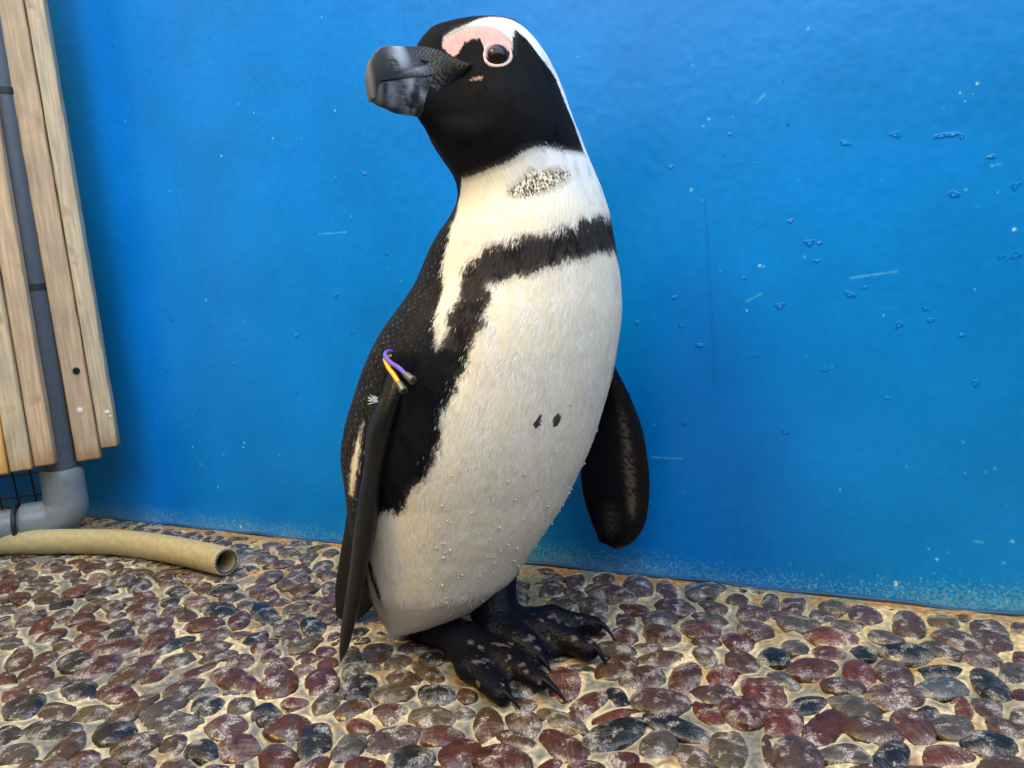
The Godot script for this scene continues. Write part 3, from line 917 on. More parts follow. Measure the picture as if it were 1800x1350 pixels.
func build_hose() -> void:
	var h := thing("hose", "cream braided hose lying on the pebbles with its cut end open", "hose", Vector3(-0.39, 0, -0.96))
	var pts := PackedVector3Array()
	for q in [[-1.6, 0.022, -1.20], [-1.15, 0.021, -1.165], [-0.92, 0.021, -1.160], [-0.79, 0.021, -1.134], [-0.686, 0.0205, -1.116], [-0.597, 0.021, -1.088], [-0.51, 0.022, -1.040], [-0.433, 0.0225, -0.988], [-0.388, 0.023, -0.954]]:
		pts.append(Vector3(q[0], q[1], q[2]) - h.position)
	var path := smooth_path(pts, 14)
	var ro := 0.0185
	var ri := 0.0112
	var rad := PackedFloat32Array()
	var inner := PackedFloat32Array()
	for i in path.size():
		rad.append(ro)
		inner.append(ri)
	# outer skin, rolled over the cut lip and back into the bore
	var p2 := PackedVector3Array()
	var r2 := PackedFloat32Array()
	for i in path.size():
		p2.append(path[i]); r2.append(ro)
	var e := path[-1]
	var d := (path[-1] - path[-2]).normalized()
	for q in [[0.0012, 0.0178], [0.0016, 0.0166], [0.0016, 0.0140], [0.0010, 0.0131], [-0.004, 0.0129], [-0.05, 0.0129], [-0.12, 0.0129]]:
		p2.append(e + d * q[0])
		r2.append(q[1])
	var pos := PackedVector3Array()
	var uv := PackedVector2Array()
	var sides := 40
	var len_ := 0.0
	var side := d.cross(Vector3.UP).normalized()
	var n := path.size()
	for j in p2.size():
		var t := (path[mini(j + 1, n - 1)] - path[maxi(mini(j, n - 1) - 1, 0)]).normalized() if j < n else d
		var sd := t.cross(Vector3.UP).normalized()
		var b := sd.cross(t)
		if j > 0 and j < n: len_ += p2[j].distance_to(p2[j - 1])
		for i in sides + 1:
			var a := TAU * i / sides
			pos.append(p2[j] + (sd * cos(a) + b * sin(a)) * r2[j])
			uv.append(Vector2(float(i) / sides * 2.0, len_ * 17.0))
	var w := 256
	var braid := PackedByteArray()
	braid.resize(w * w * 3)
	var hb := PackedByteArray()
	hb.resize(w * w)
	var st := noise_bytes(noise(0.02, 4, 351), w, w)
	for y in w:
		for x in w:
			var k := y * w + x
			var u := (x + y) * TAU / 16.0
			var v := (x - y) * TAU / 16.0
			var br := maxf(0.0, cos(u)) * 0.5 + maxf(0.0, cos(v)) * 0.5
			var s := st[k] / 255.0
			var q := 0.90 + 0.06 * br + 0.16 * (s - 0.5)
			braid[k * 3] = clampi(int(186 * q), 0, 255)
			braid[k * 3 + 1] = clampi(int(169 * q), 0, 255)
			braid[k * 3 + 2] = clampi(int((134 - 22 * s) * q), 0, 255)
			hb[k] = clampi(int(110 + 110 * br), 0, 255)
	var m := StandardMaterial3D.new()
	m.resource_name = "braided_plastic"
	m.albedo_texture = ImageTexture.create_from_image(Image.create_from_data(w, w, false, Image.FORMAT_RGB8, braid))
	m.heightmap_enabled = true
	m.heightmap_texture = ImageTexture.create_from_image(Image.create_from_data(w, w, false, Image.FORMAT_L8, hb))
	m.heightmap_scale = 0.008
	m.roughness = 0.4
	m.subsurf_scatter_enabled = true
	m.subsurf_scatter_strength = 0.25
	part("hose_wall", grid_mesh(pos, sides + 1, p2.size(), true, uv, PackedColorArray(), true), m, h)
	# dark worn edge of the cut, with the ends of the braid threads
	var grime := mat(srgb(0.10, 0.085, 0.055), 0.6)
	var tr := TorusMesh.new()
	tr.inner_radius = 0.0132
	tr.outer_radius = 0.0156
	tr.rings = 36
	var to := part("cut_rim", tr, grime, h, e + d * 0.0012)
	to.basis = Basis(Quaternion(Vector3.UP, d))
	var thread := mat(srgb(0.62, 0.60, 0.50), 0.7)
	var sb := d.cross(Vector3.UP).normalized()
	var bb := sb.cross(d)
	var stt := SurfaceTool.new()
	stt.begin(Mesh.PRIMITIVE_TRIANGLES)
	var dot := SphereMesh.new()
	dot.radius = 0.0009
	dot.height = 0.0018
	dot.radial_segments = 8
	dot.rings = 4
	for i in 22:
		var a := TAU * i / 22.0
		stt.append_from(dot, 0, Transform3D(Basis(), e + d * 0.0017 + (sb * cos(a) + bb * sin(a)) * 0.0164))
	var th := part("braid_threads", stt.commit(), thread, h)
	th.set_meta("kind", "stuff")
	var bore := mat(srgb(0.035, 0.03, 0.022), 0.6)
	var pl := CylinderMesh.new()
	pl.top_radius = 0.0127
	pl.bottom_radius = 0.0127
	pl.height = 0.002
	var bo := part("bore", pl, bore, h, e - d * 0.030)  # dark disc puts the shade inside the hose into colour
	bo.basis = Basis(Quaternion(Vector3.UP, d))


# ------------------------------------------------------------------ penguin

# rings of neck, head and trunk from the rump up: height, centre x, centre z, half width across, half depth
var rings := [
	0.0195, -0.1292, -0.7060, 0.0010, 0.0010,
	0.0237, -0.1263, -0.7140, 0.0145, 0.0159,
	0.0280, -0.1169, -0.7182, 0.0275, 0.0254,
	0.0328, -0.1084, -0.7222, 0.0396, 0.0349,
	0.0381, -0.1015, -0.7260, 0.0499, 0.0442,
	0.0437, -0.0965, -0.7296, 0.0584, 0.0533,
	0.0496, -0.0928, -0.7331, 0.0652, 0.0620,
	0.0558, -0.0899, -0.7362, 0.0708, 0.0700,
	0.0622, -0.0873, -0.7389, 0.0757, 0.0772,
	0.0687, -0.0845, -0.7408, 0.0803, 0.0833,
	0.0785, -0.0816, -0.7418, 0.0848, 0.0884,
	0.0884, -0.0784, -0.7421, 0.0894, 0.0926,
	0.0985, -0.0752, -0.7419, 0.0939, 0.0962,
	0.1085, -0.0719, -0.7415, 0.0982, 0.0993,
	0.1183, -0.0686, -0.7410, 0.1022, 0.1023,
	0.1287, -0.0652, -0.7405, 0.1060, 0.1053,
	0.1393, -0.0619, -0.7400, 0.1096, 0.1081,
	0.1500, -0.0589, -0.7395, 0.1125, 0.1108,
	0.1606, -0.0560, -0.7390, 0.1153, 0.1134,
	0.1710, -0.0531, -0.7384, 0.1181, 0.1161,
	0.1819, -0.0504, -0.7379, 0.1209, 0.1186,
	0.1927, -0.0478, -0.7374, 0.1231, 0.1206,
	0.2036, -0.0450, -0.7367, 0.1246, 0.1219,
	0.2144, -0.0417, -0.7357, 0.1253, 0.1223,
	0.2251, -0.0380, -0.7347, 0.1253, 0.1221,
	0.2356, -0.0340, -0.7338, 0.1250, 0.1216,
	0.2461, -0.0299, -0.7328, 0.1244, 0.1208,
	0.2568, -0.0259, -0.7319, 0.1236, 0.1198,
	0.2675, -0.0221, -0.7309, 0.1226, 0.1185,
	0.2781, -0.0184, -0.7300, 0.1212, 0.1170,
	0.2886, -0.0145, -0.7290, 0.1195, 0.1151,
	0.2989, -0.0104, -0.7281, 0.1172, 0.1127,
	0.3090, -0.0062, -0.7268, 0.1142, 0.1097,
	0.3189, -0.0019, -0.7255, 0.1106, 0.1061,
	0.3284, 0.0025, -0.7242, 0.1064, 0.1020,
	0.3379, 0.0068, -0.7230, 0.1020, 0.0977,
	0.3475, 0.0106, -0.7217, 0.0977, 0.0935,
	0.3577, 0.0137, -0.7203, 0.0937, 0.0897,
	0.3683, 0.0161, -0.7189, 0.0901, 0.0862,
	0.3789, 0.0184, -0.7175, 0.0866, 0.0828,
	0.3894, 0.0210, -0.7161, 0.0827, 0.0790,
	0.3994, 0.0240, -0.7147, 0.0781, 0.0745,
	0.4087, 0.0271, -0.7135, 0.0730, 0.0696,
	0.4184, 0.0292, -0.7122, 0.0682, 0.0649,
	0.4289, 0.0293, -0.7107, 0.0646, 0.0612,
	0.4398, 0.0272, -0.7090, 0.0628, 0.0591,
	0.4502, 0.0232, -0.7075, 0.0627, 0.0586,
	0.4603, 0.0185, -0.7060, 0.0637, 0.0589,
	0.4707, 0.0137, -0.7044, 0.0651, 0.0590,
	0.4810, 0.0092, -0.7028, 0.0662, 0.0582,
	0.4914, 0.0050, -0.7013, 0.0669, 0.0564,
	0.5023, 0.0024, -0.6997, 0.0660, 0.0533,
	0.5134, 0.0012, -0.6984, 0.0638, 0.0490,
	0.5243, -0.0002, -0.6971, 0.0612, 0.0447,
	0.5351, -0.0020, -0.6958, 0.0579, 0.0402,
	0.5455, -0.0041, -0.6945, 0.0539, 0.0356,
	0.5554, -0.0062, -0.6933, 0.0488, 0.0309,
	0.5637, -0.0066, -0.6924, 0.0419, 0.0258,
	0.5697, -0.0063, -0.6916, 0.0323, 0.0197,
	0.5741, -0.0058, -0.6911, 0.0044, 0.0027,
]
const SPOTS := [[26.0, 0.4125], [35.0, 0.4095]]
const TW := 1024
const TH := 1400
var plumage_id := PackedByteArray()
var ROOT := Vector3(-0.06, 0.0, -0.71)


func body_point(theta: float, v: float) -> Vector3:
	var q := row_at(rings, 5, v * (rings.size() / 5 - 1))
	return shaped(q, theta, v)


func shaped(q: PackedFloat32Array, theta: float, v: float) -> Vector3:
	var a := q[3]
	var b := q[4]
	var s := sin(theta)
	var c := cos(theta)
	var k := 1.0
	# brow over the eye and the hollow of the eye, both sides of the head
	for th0 in [0.222, -2.31]:
		var d := wrapf(theta - th0, -PI, PI) * 0.05
		var e := (v - 0.913) * 0.36
		var r2 := d * d + e * e
		k -= 0.035 * exp(-r2 / 0.00016)
		var e2 := (v - 0.950) * 0.36
		k += 0.03 * exp(-(d * d * 0.6 + e2 * e2) / 0.00016)
		var e3 := (v - 0.85) * 0.36
		k += 0.03 * exp(-(d * d + e3 * e3) / 0.0006)
	if v > 0.40 and v < 0.70 and theta < 0.0 and theta > -1.9:
		# the upper arm under the skin, and the hollow before it
		var along := -0.576 - (v - 0.49) * 2.33
		var sa := (theta - along) / 0.17
		var sv := (v - 0.518) / 0.046
		k += 0.062 * exp(-sa * sa - sv * sv)
		var ga := (theta - along - 0.33) / 0.12
		k -= 0.042 * exp(-ga * ga - sv * sv)
	var w := Vector3(q[1] + a * s * k, q[0], q[2] + b * c * k)
	if v > 0.78:
		# the face narrows and runs out towards the beak
		var d := w - Vector3(-0.0419, 0.5242, -0.6830)
		var l := d.x * -0.867 + d.z * 0.498
		if l > -0.06:
			var lat := d.x * 0.498 + d.z * 0.867
			var cut := lat * 0.42 * smoothstep(-0.030, 0.016, l) * smoothstep(0.467, 0.49, w.y)
			w -= Vector3(0.498, 0, 0.867) * cut
			lat = (lat - cut) / 0.017
			var hy := (d.y + 0.003) / 0.034
			w += Vector3(-0.867, 0, 0.498) * 0.012 * exp(-(lat * lat + hy * hy))
	return w


func fill_poly(pts: Array, id: int) -> void:
	# pts: flat theta (degrees), v; filled row by row into the map of plumage kinds
	var n := pts.size() / 2
	var xs := PackedFloat32Array()
	var ys := PackedFloat32Array()
	var lo := 1e9
	var hi := -1e9
	for i in n:
		xs.append((pts[i * 2] + 180.0) / 360.0 * TW)
		ys.append(pts[i * 2 + 1] * TH)
		lo = minf(lo, ys[i])
		hi = maxf(hi, ys[i])
	for y in range(maxi(int(lo), 0), mini(int(hi) + 1, TH)):
		var cross := []
		var yc := y + 0.5
		for i in n:
			var j := (i + 1) % n
			if (ys[i] <= yc) != (ys[j] <= yc):
				cross.append(xs[i] + (xs[j] - xs[i]) * (yc - ys[i]) / (ys[j] - ys[i]))
		cross.sort()
		for c in range(0, cross.size() - 1, 2):
			for x in range(clampi(int(round(cross[c])), 0, TW), clampi(int(round(cross[c + 1])), 0, TW)):
				plumage_id[y * TW + x] = id


func plumage_texture() -> ImageTexture:
	# kinds: 0 white, 1 black, 2 pink skin, 3 scaly back, 4 speckled patch, 5 belly spot, 6 bare gape, 7 brown-black band
	plumage_id.resize(TW * TH)
	plumage_id.fill(0)
	# back, shoulder and flank under the flipper
	fill_poly([-180, 0.745, -72, 0.745, -72, 0.732, -62, 0.714, -56, 0.692, -50, 0.674, -49, 0.652, -46, 0.631, -39, 0.610, -37, 0.592, -35, 0.578, -32, 0.560, -28, 0.544, -25, 0.520, -180, 0.520], 3)
	fill_poly([-180, 0.522, -9, 0.522, -10, 0.512, -10, 0.499, -8, 0.493, -12, 0.484, -10, 0.468, -12, 0.456, -14, 0.443, -13, 0.425, -11, 0.406, -12, 0.385, -11, 0.380, -13, 0.367, -14, 0.354, -19, 0.342, -22, 0.328, -23, 0.309, -25, 0.300, -31, 0.305, -36, 0.298, -47, 0.280, -51, 0.25, -53, 0.20, -56, 0.14, -62, 0.0, -180, 0.0], 3)
	fill_poly([-46, 0.52, -9, 0.522, -10, 0.512, -10, 0.499, -8, 0.493, -12, 0.484, -10, 0.468, -12, 0.456, -14, 0.443, -13, 0.425, -11, 0.406, -12, 0.385, -11, 0.380, -13, 0.367, -14, 0.354, -19, 0.342, -22, 0.328, -23, 0.309, -25, 0.300, -31, 0.305, -36, 0.298, -46, 0.285], 1)
	fill_poly([-47, 0.225, -44, 0.18, -41, 0.15, -38, 0.128, -41, 0.126, -45, 0.15, -48, 0.18, -50, 0.22], 1)
	# breast band
	fill_poly([100, 0.672, 81, 0.691, 74, 0.690, 57, 0.691, 43, 0.686, 35, 0.686, 32, 0.676, 22, 0.675, 16, 0.669, 8, 0.665, 1, 0.668, -7, 0.662, -14, 0.659, -21, 0.656, -22, 0.646, -27, 0.641, -32, 0.634, -29, 0.622, -28, 0.608, -24, 0.587, -27, 0.577, -27, 0.565, -23, 0.551, -23, 0.535, -24, 0.520, -9, 0.520, -10, 0.535, -8, 0.545, -7, 0.555, -11, 0.568, -10, 0.575, -9, 0.584, -10, 0.593, -16, 0.609, -11, 0.610, -5, 0.612, 0, 0.619, 6, 0.616, 13, 0.625, 21, 0.627, 24, 0.636, 31, 0.631, 39, 0.635, 48, 0.643, 56, 0.640, 70, 0.643, 76, 0.630, 79, 0.608, 100, 0.605], 7)
	# head
	fill_poly([-180, 0.742, -71, 0.742, -71, 0.748, -64, 0.764, -51, 0.762, -34, 0.765, -18, 0.770, -5, 0.777, 3, 0.784, 11, 0.788, 21, 0.790, 30, 0.787, 39, 0.785, 51, 0.784, 65, 0.784, 180, 0.784, 180, 1.0, -180, 1.0], 1)
	fill_poly([43, 0.950, 50, 0.938, 53, 0.915, 60, 0.901, 66, 0.885, 67, 0.857, 69, 0.826, 66, 0.783, 96, 0.783, 104, 0.83, 104, 0.87, 100, 0.91, 86, 0.95, 60, 0.972, 37, 0.977, 20, 0.976, 8, 0.973, -7, 0.963, -19, 0.957, -27, 0.949, -29, 0.940, -20, 0.945, -4, 0.948, 6, 0.948, 6, 0.93, 5, 0.916, 14, 0.912, 27, 0.918, 31, 0.933], 0)
	fill_poly([-29, 0.936, -25, 0.946, -16, 0.951, -5, 0.955, 9, 0.953, 19, 0.948, 26, 0.941, 28, 0.933, 27, 0.922, 14, 0.910, 2, 0.910, 3, 0.929, 2, 0.937, -4, 0.936, -10, 0.934, -13, 0.926, -17, 0.919, -20, 0.917, -24, 0.925, -28, 0.933], 2)
	fill_poly([-11, 0.884, -4, 0.8855, -1, 0.883, -4, 0.881, -11, 0.8825], 6)
	fill_poly([-52, 0.428, -51, 0.411, -49, 0.380, -51, 0.346, -56, 0.316, -64, 0.312, -58, 0.343, -54, 0.378, -53, 0.402], 0)
	# speckled patch on the throat, spots on the belly
	fill_poly([-19, 0.735, -13, 0.738, -3, 0.750, 3, 0.758, 8, 0.754, 25, 0.757, 34, 0.754, 26, 0.744, 10, 0.731, 0, 0.728, -12, 0.729], 4)
	# the far side mirrors the near one: about the beak on the head, about the breast on the trunk
	for y in TH:
		var v := y / float(TH)
		var about := lerpf(48.0, -60.0, smoothstep(0.76, 0.80, v))
		for x in TW:
			var th := x * 360.0 / TW - 180.0
			var hidden := th > 95.0 or th < -95.0 if v < 0.78 else th > 104.0 or th < -72.0
			if hidden:
				var mth := wrapf(2.0 * about - th, -180.0, 180.0)
				var id := 3 if v < 0.75 else 1
				if v > 0.735 and v < 0.80:
					plumage_id[y * TW + x] = 0 if th > 95.0 and v < 0.784 else 1
					continue
				if mth > -72.0 and mth < 95.0:
					id = plumage_id[y * TW + int((mth + 180.0) / 360.0 * TW) % TW]
				plumage_id[y * TW + x] = id
	var wx := noise_bytes(noise(0.10, 2, 401), TW, TH / 3 + 1)
	var wy := noise_bytes(noise(0.16, 2, 402), TW, TH / 4 + 1)
	var fine := noise_bytes(noise(0.22, 3, 403), TW, TH / 5 + 1)
	var speck := noise_bytes(noise(0.13, 2, 407), TW, TH)
	var broad := noise_bytes(noise(0.012, 3, 404), TW, TH)
	var out := PackedByteArray()
	out.resize(TW * TH * 3)
	var ragged := PackedByteArray()
	ragged.resize(TW * TH)
	for y in TH:
		var v := y / float(TH)
		for x in TW:
			var k := y * TW + x
			var nx := (wx[(y / 3) * TW + x] - 128) / 128.0
			var ny := (wy[(y / 4) * TW + x] - 128) / 128.0
			var f := fine[(y / 5) * TW + x] / 255.0
			var br := broad[k] / 255.0
			var head := y > 1060
			var sx := clampi(x + int(nx * (3.0 if head else 5.0) + rng.randf_range(-2.0, 2.0)), 0, TW - 1)
			var sy := clampi(y + int(ny * (3.0 if head else 7.0) + rng.randf_range(-3.0, 3.0)), 0, TH - 1)
			var id := plumage_id[sy * TW + sx]
			var near_white := 0
			for q in 4:
				var o := plumage_id[clampi(sy + [4, -4, 9, -9][q], 0, TH - 1) * TW + clampi(sx + [3, -3, -4, 4][q], 0, TW - 1)]
				if o == 0: near_white += 1
			var keep := id == 4
			for sp in SPOTS:
				var ddx: float = (x - (sp[0] + 180.0) / 360.0 * TW) / 5.5 + nx * 0.5
				var ddy: float = (y - sp[1] * TH) / 10.0
				if ddy > 0.0: ddy *= 0.6
				if ddx * ddx + ddy * ddy < 0.5 + f * 0.9 + ny * 0.2:
					id = 7
					keep = true
			ragged[k] = id
			var r := 0.0
			var g := 0.0
			var b := 0.0
			if id == 0:
				var w := 0.93 + 0.10 * (f - 0.5) + 0.06 * (br - 0.5)
				r = 236 * w
				g = 225 * w
				b = (209 - 12 * br) * w
				var hd := smoothstep(0.66, 0.79, v) * clampf(0.5 + (x - 490) / 160.0, 0.0, 1.0) if v < 0.80 else 1.0  # left of the neck creamier: tint of the light painted in
				r = lerpf(r, 230, hd)
				g = lerpf(g, 231, hd)
				b = lerpf(b, 229, hd)
			elif id == 2:
				r = 214 + 24 * (f - 0.5)
				g = 170 + 40 * (f - 0.5)
				b = 164 + 36 * (f - 0.5)
			elif id == 3:
				# scale-like rows of feather tips
				var yy := y + int(nx * 2.0) + x / 4
				var row := yy / 7
				var xx := x + (3 if row % 2 == 1 else 0) + int(ny * 2.0) + (row * 7919 % 3)
				var cx := xx % 6
				var cy := yy % 7
				var amp := (((xx / 6) * 73 + row * 151) % 97) / 97.0
				var tip := clampf(1.3 - absf(cx - 3) * 0.8 - absf(cy - 3) * 0.24, 0.0, 1.0) * clampf(amp * 1.1 - 0.1, 0.0, 1.0) * clampf(0.2 + f, 0.0, 1.0)
				tip *= 0.35 + 0.65 * smoothstep(-40.0, -62.0, x * 360.0 / TW - 180.0)
				var sh := exp(-pow((x - 398.0) / 22.0, 2.0) - pow((v - 0.572) / 0.03, 2.0))
				var warm := clampf((br - 0.5) * 2.0, 0.0, 1.0)
				r = 14 + 165 * tip + 14 * warm + 18 * sh
				g = 14 + 167 * tip + 9 * warm + 11 * sh
				b = 16 + 168 * tip + 4 * warm + 7 * sh
			elif id == 6:
				r = 165; g = 135; b = 125
			elif id == 7:
				r = 34 + 26 * f
				g = 31 + 22 * f
				b = 31 + 20 * f
			else:
				r = 7 + 6 * f
				g = 8 + 7 * f
				b = 12 + 9 * f
			# feather tips of the one colour lie over the other
			if keep:
				if id == 7:
					r = 84.0 - 30.0 * f; g = 74.0 - 26.0 * f; b = 68.0 - 24.0 * f
				else:
					var d := smoothstep(0.40, 0.62, 0.5 * f + 0.5 * speck[k] / 255.0) * 0.8
					r = lerpf(230.0, 66.0, d); g = lerpf(220.0, 53.0, d); b = lerpf(200.0, 45.0, d)
			elif id == 0 and near_white < 4:
				var s := (4 - near_white) * 0.16
				r = lerpf(r, 60.0, s); g = lerpf(g, 54.0, s); b = lerpf(b, 50.0, s)
			elif (id == 1 or id == 7 or id == 3) and near_white > 0:
				var s := near_white * 0.13
				r = lerpf(r, 200.0, s); g = lerpf(g, 194.0, s); b = lerpf(b, 180.0, s)
			out[k * 3] = clampi(int(r), 0, 255)
			out[k * 3 + 1] = clampi(int(g), 0, 255)
			out[k * 3 + 2] = clampi(int(b), 0, 255)
	plumage_id = ragged
	return ImageTexture.create_from_image(Image.create_from_data(TW, TH, false, Image.FORMAT_RGB8, out))


func loft_arrays(secs: Array, cols: int, per: int, colour: Callable) -> Array:
	# secs: [centre, direction of the long half axis, long half axis, short half axis]; the short axis is square to the run
	var n := secs.size()
	var ctr := PackedVector3Array()
	for s in secs:
		ctr.append(s[0])
	var path := smooth_path(ctr, per)
	var pos := PackedVector3Array()
	var col := PackedColorArray()
	for j in path.size():
		var u := float(j) / per
		var i := mini(int(u), n - 2)
		var f := u - i
		var s0 = secs[i]
		var s1 = secs[i + 1]
		var run := (path[mini(j + 1, path.size() - 1)] - path[maxi(j - 1, 0)]).normalized()
		var ax: Vector3 = (s0[1].lerp(s1[1], f))
		ax = (ax - run * ax.dot(run)).normalized()
		var bx := run.cross(ax)
		var a := cr(secs[maxi(i - 1, 0)][2], s0[2], s1[2], secs[mini(i + 2, n - 1)][2], f)
		var b := cr(secs[maxi(i - 1, 0)][3], s0[3], s1[3], secs[mini(i + 2, n - 1)][3], f)
		for k in cols + 1:
			var t := TAU * k / cols
			# blunt at the leading edge, thin at the trailing one
			var c := cos(t)
			var thick := 1.0 + 0.35 * c
			pos.append(path[j] + ax * maxf(a, 0.0003) * c + bx * maxf(b, 0.0003) * sin(t) * thick)
			col.append(colour.call(float(j) / (path.size() - 1), t))
	return grid_arrays(pos, cols + 1, path.size(), true, PackedVector2Array(), col, true)


func shift(list: Array) -> Array:
	var o := []
	for s in list:
		o.append([Vector3(s[0], s[1], s[2]) - ROOT, Vector3(s[3], s[4], s[5]), s[6], s[7]])
	return o


func net(caps: Array, cell: float, k: float, colour: Callable) -> Array:
	# one smooth skin round tapered capsules [from, to, radius, radius]: surface nets
	var lo := Vector3.ONE * 1e9
	var hi := Vector3.ONE * -1e9
	for c in caps:
		for e in [[c[0], c[2]], [c[1], c[3]]]:
			lo = lo.min(e[0] - Vector3.ONE * (e[1] + 0.008))
			hi = hi.max(e[0] + Vector3.ONE * (e[1] + 0.008))
	var nx := int((hi.x - lo.x) / cell) + 2
	var ny := int((hi.y - lo.y) / cell) + 2
	var nz := int((hi.z - lo.z) / cell) + 2
	var f := PackedFloat32Array()
	f.resize(nx * ny * nz)
	f.fill(0.05)
	for c in caps:
		var a: Vector3 = c[0]
		var b: Vector3 = c[1]
		var ra: float = c[2]
		var rb: float = c[3]
		var ba := b - a
		var l2 := maxf(ba.length_squared(), 1e-9)
		var m := maxf(ra, rb) + k + cell
		var l := (a.min(b) - Vector3.ONE * m - lo) / cell
		var h := (a.max(b) + Vector3.ONE * m - lo) / cell
		for z in range(maxi(int(l.z), 0), mini(int(h.z) + 1, nz)):
			for y in range(maxi(int(l.y), 0), mini(int(h.y) + 1, ny)):
				for x in range(maxi(int(l.x), 0), mini(int(h.x) + 1, nx)):
					var p := lo + Vector3(x, y, z) * cell
					var t := clampf((p - a).dot(ba) / l2, 0.0, 1.0)
					var d := p.distance_to(a + ba * t) - lerpf(ra, rb, t)
					var i := (z * ny + y) * nx + x
					var o := f[i]
					var q := maxf(k - absf(o - d), 0.0) / k
					f[i] = minf(o, d) - q * q * k * 0.25
	var vid := {}
	var pos := PackedVector3Array()
	var off := [Vector3i(0, 0, 0), Vector3i(1, 0, 0), Vector3i(0, 1, 0), Vector3i(1, 1, 0), Vector3i(0, 0, 1), Vector3i(1, 0, 1), Vector3i(0, 1, 1), Vector3i(1, 1, 1)]
	var edges := [[0, 1], [2, 3], [4, 5], [6, 7], [0, 2], [1, 3], [4, 6], [5, 7], [0, 4], [1, 5], [2, 6], [3, 7]]
	for z in nz - 1:
		for y in ny - 1:
			for x in nx - 1:
				var i0 := (z * ny + y) * nx + x
				var vals := [f[i0], f[i0 + 1], f[i0 + nx], f[i0 + nx + 1], f[i0 + nx * ny], f[i0 + nx * ny + 1], f[i0 + nx * ny + nx], f[i0 + nx * ny + nx + 1]]
				var neg := 0
				for q in vals:
					if q < 0.0: neg += 1
				if neg == 0 or neg == 8:
					continue
				var sum := Vector3.ZERO
				var cnt := 0
				for e in edges:
					var a: float = vals[e[0]]
					var b: float = vals[e[1]]
					if (a < 0.0) != (b < 0.0):
						sum += Vector3(off[e[0]]).lerp(Vector3(off[e[1]]), a / (a - b))
						cnt += 1
				vid[i0] = pos.size()
				pos.append(lo + (Vector3(x, y, z) + sum / cnt) * cell)
	var idx := PackedInt32Array()
	var stx := [1, nx, nx * ny]
	for i0 in vid:
		var x: int = i0 % nx
		var y: int = (i0 / nx) % ny
		var z: int = i0 / (nx * ny)
		for ax in 3:
			var o: int = stx[ax]
			var u: int = stx[(ax + 1) % 3]
			var w: int = stx[(ax + 2) % 3]
			var cu: int = [x, y, z][(ax + 1) % 3]
			var cw: int = [x, y, z][(ax + 2) % 3]
			if cu < 1 or cw < 1:
				continue
			var s0 := f[i0] < 0.0
			var s1 := f[i0 + o] < 0.0
			if s0 == s1 or not (vid.has(i0 - u) and vid.has(i0 - w) and vid.has(i0 - u - w)):
				continue
			var a: int = vid[i0]
			var b: int = vid[i0 - u]
			var c: int = vid[i0 - u - w]
			var d: int = vid[i0 - w]
			if s0:
				idx.append_array([a, c, b, a, d, c])
			else:
				idx.append_array([a, b, c, a, c, d])
	var nor := PackedVector3Array()
	nor.resize(pos.size())
	for i in range(0, idx.size(), 3):
		var fn := (pos[idx[i + 2]] - pos[idx[i]]).cross(pos[idx[i + 1]] - pos[idx[i]])
		for q in 3:
			nor[idx[i + q]] += fn
	var col := PackedColorArray()
	for i in pos.size():
		nor[i] = nor[i].normalized()
		col.append(colour.call(pos[i], nor[i]))
	var arr := []
	arr.resize(Mesh.ARRAY_MAX)
	arr[Mesh.ARRAY_VERTEX] = pos
	arr[Mesh.ARRAY_NORMAL] = nor
	arr[Mesh.ARRAY_INDEX] = idx
	arr[Mesh.ARRAY_COLOR] = col
	return arr


func flattened(arr: Array, f: float) -> Array:
	var pos: PackedVector3Array = arr[Mesh.ARRAY_VERTEX]
	var nor: PackedVector3Array = arr[Mesh.ARRAY_NORMAL]
	for i in pos.size():
		pos[i].y *= f
		nor[i] = Vector3(nor[i].x, nor[i].y / f, nor[i].z).normalized()
	arr[Mesh.ARRAY_VERTEX] = pos
	arr[Mesh.ARRAY_NORMAL] = nor
	return arr


func caps_of(list: Array) -> Array:
	var o := []
	for s in list:
		o.append([Vector3(s[0], s[1], s[2]) - ROOT, Vector3(s[4], s[5], s[6]) - ROOT, s[3], s[7]])
	return o


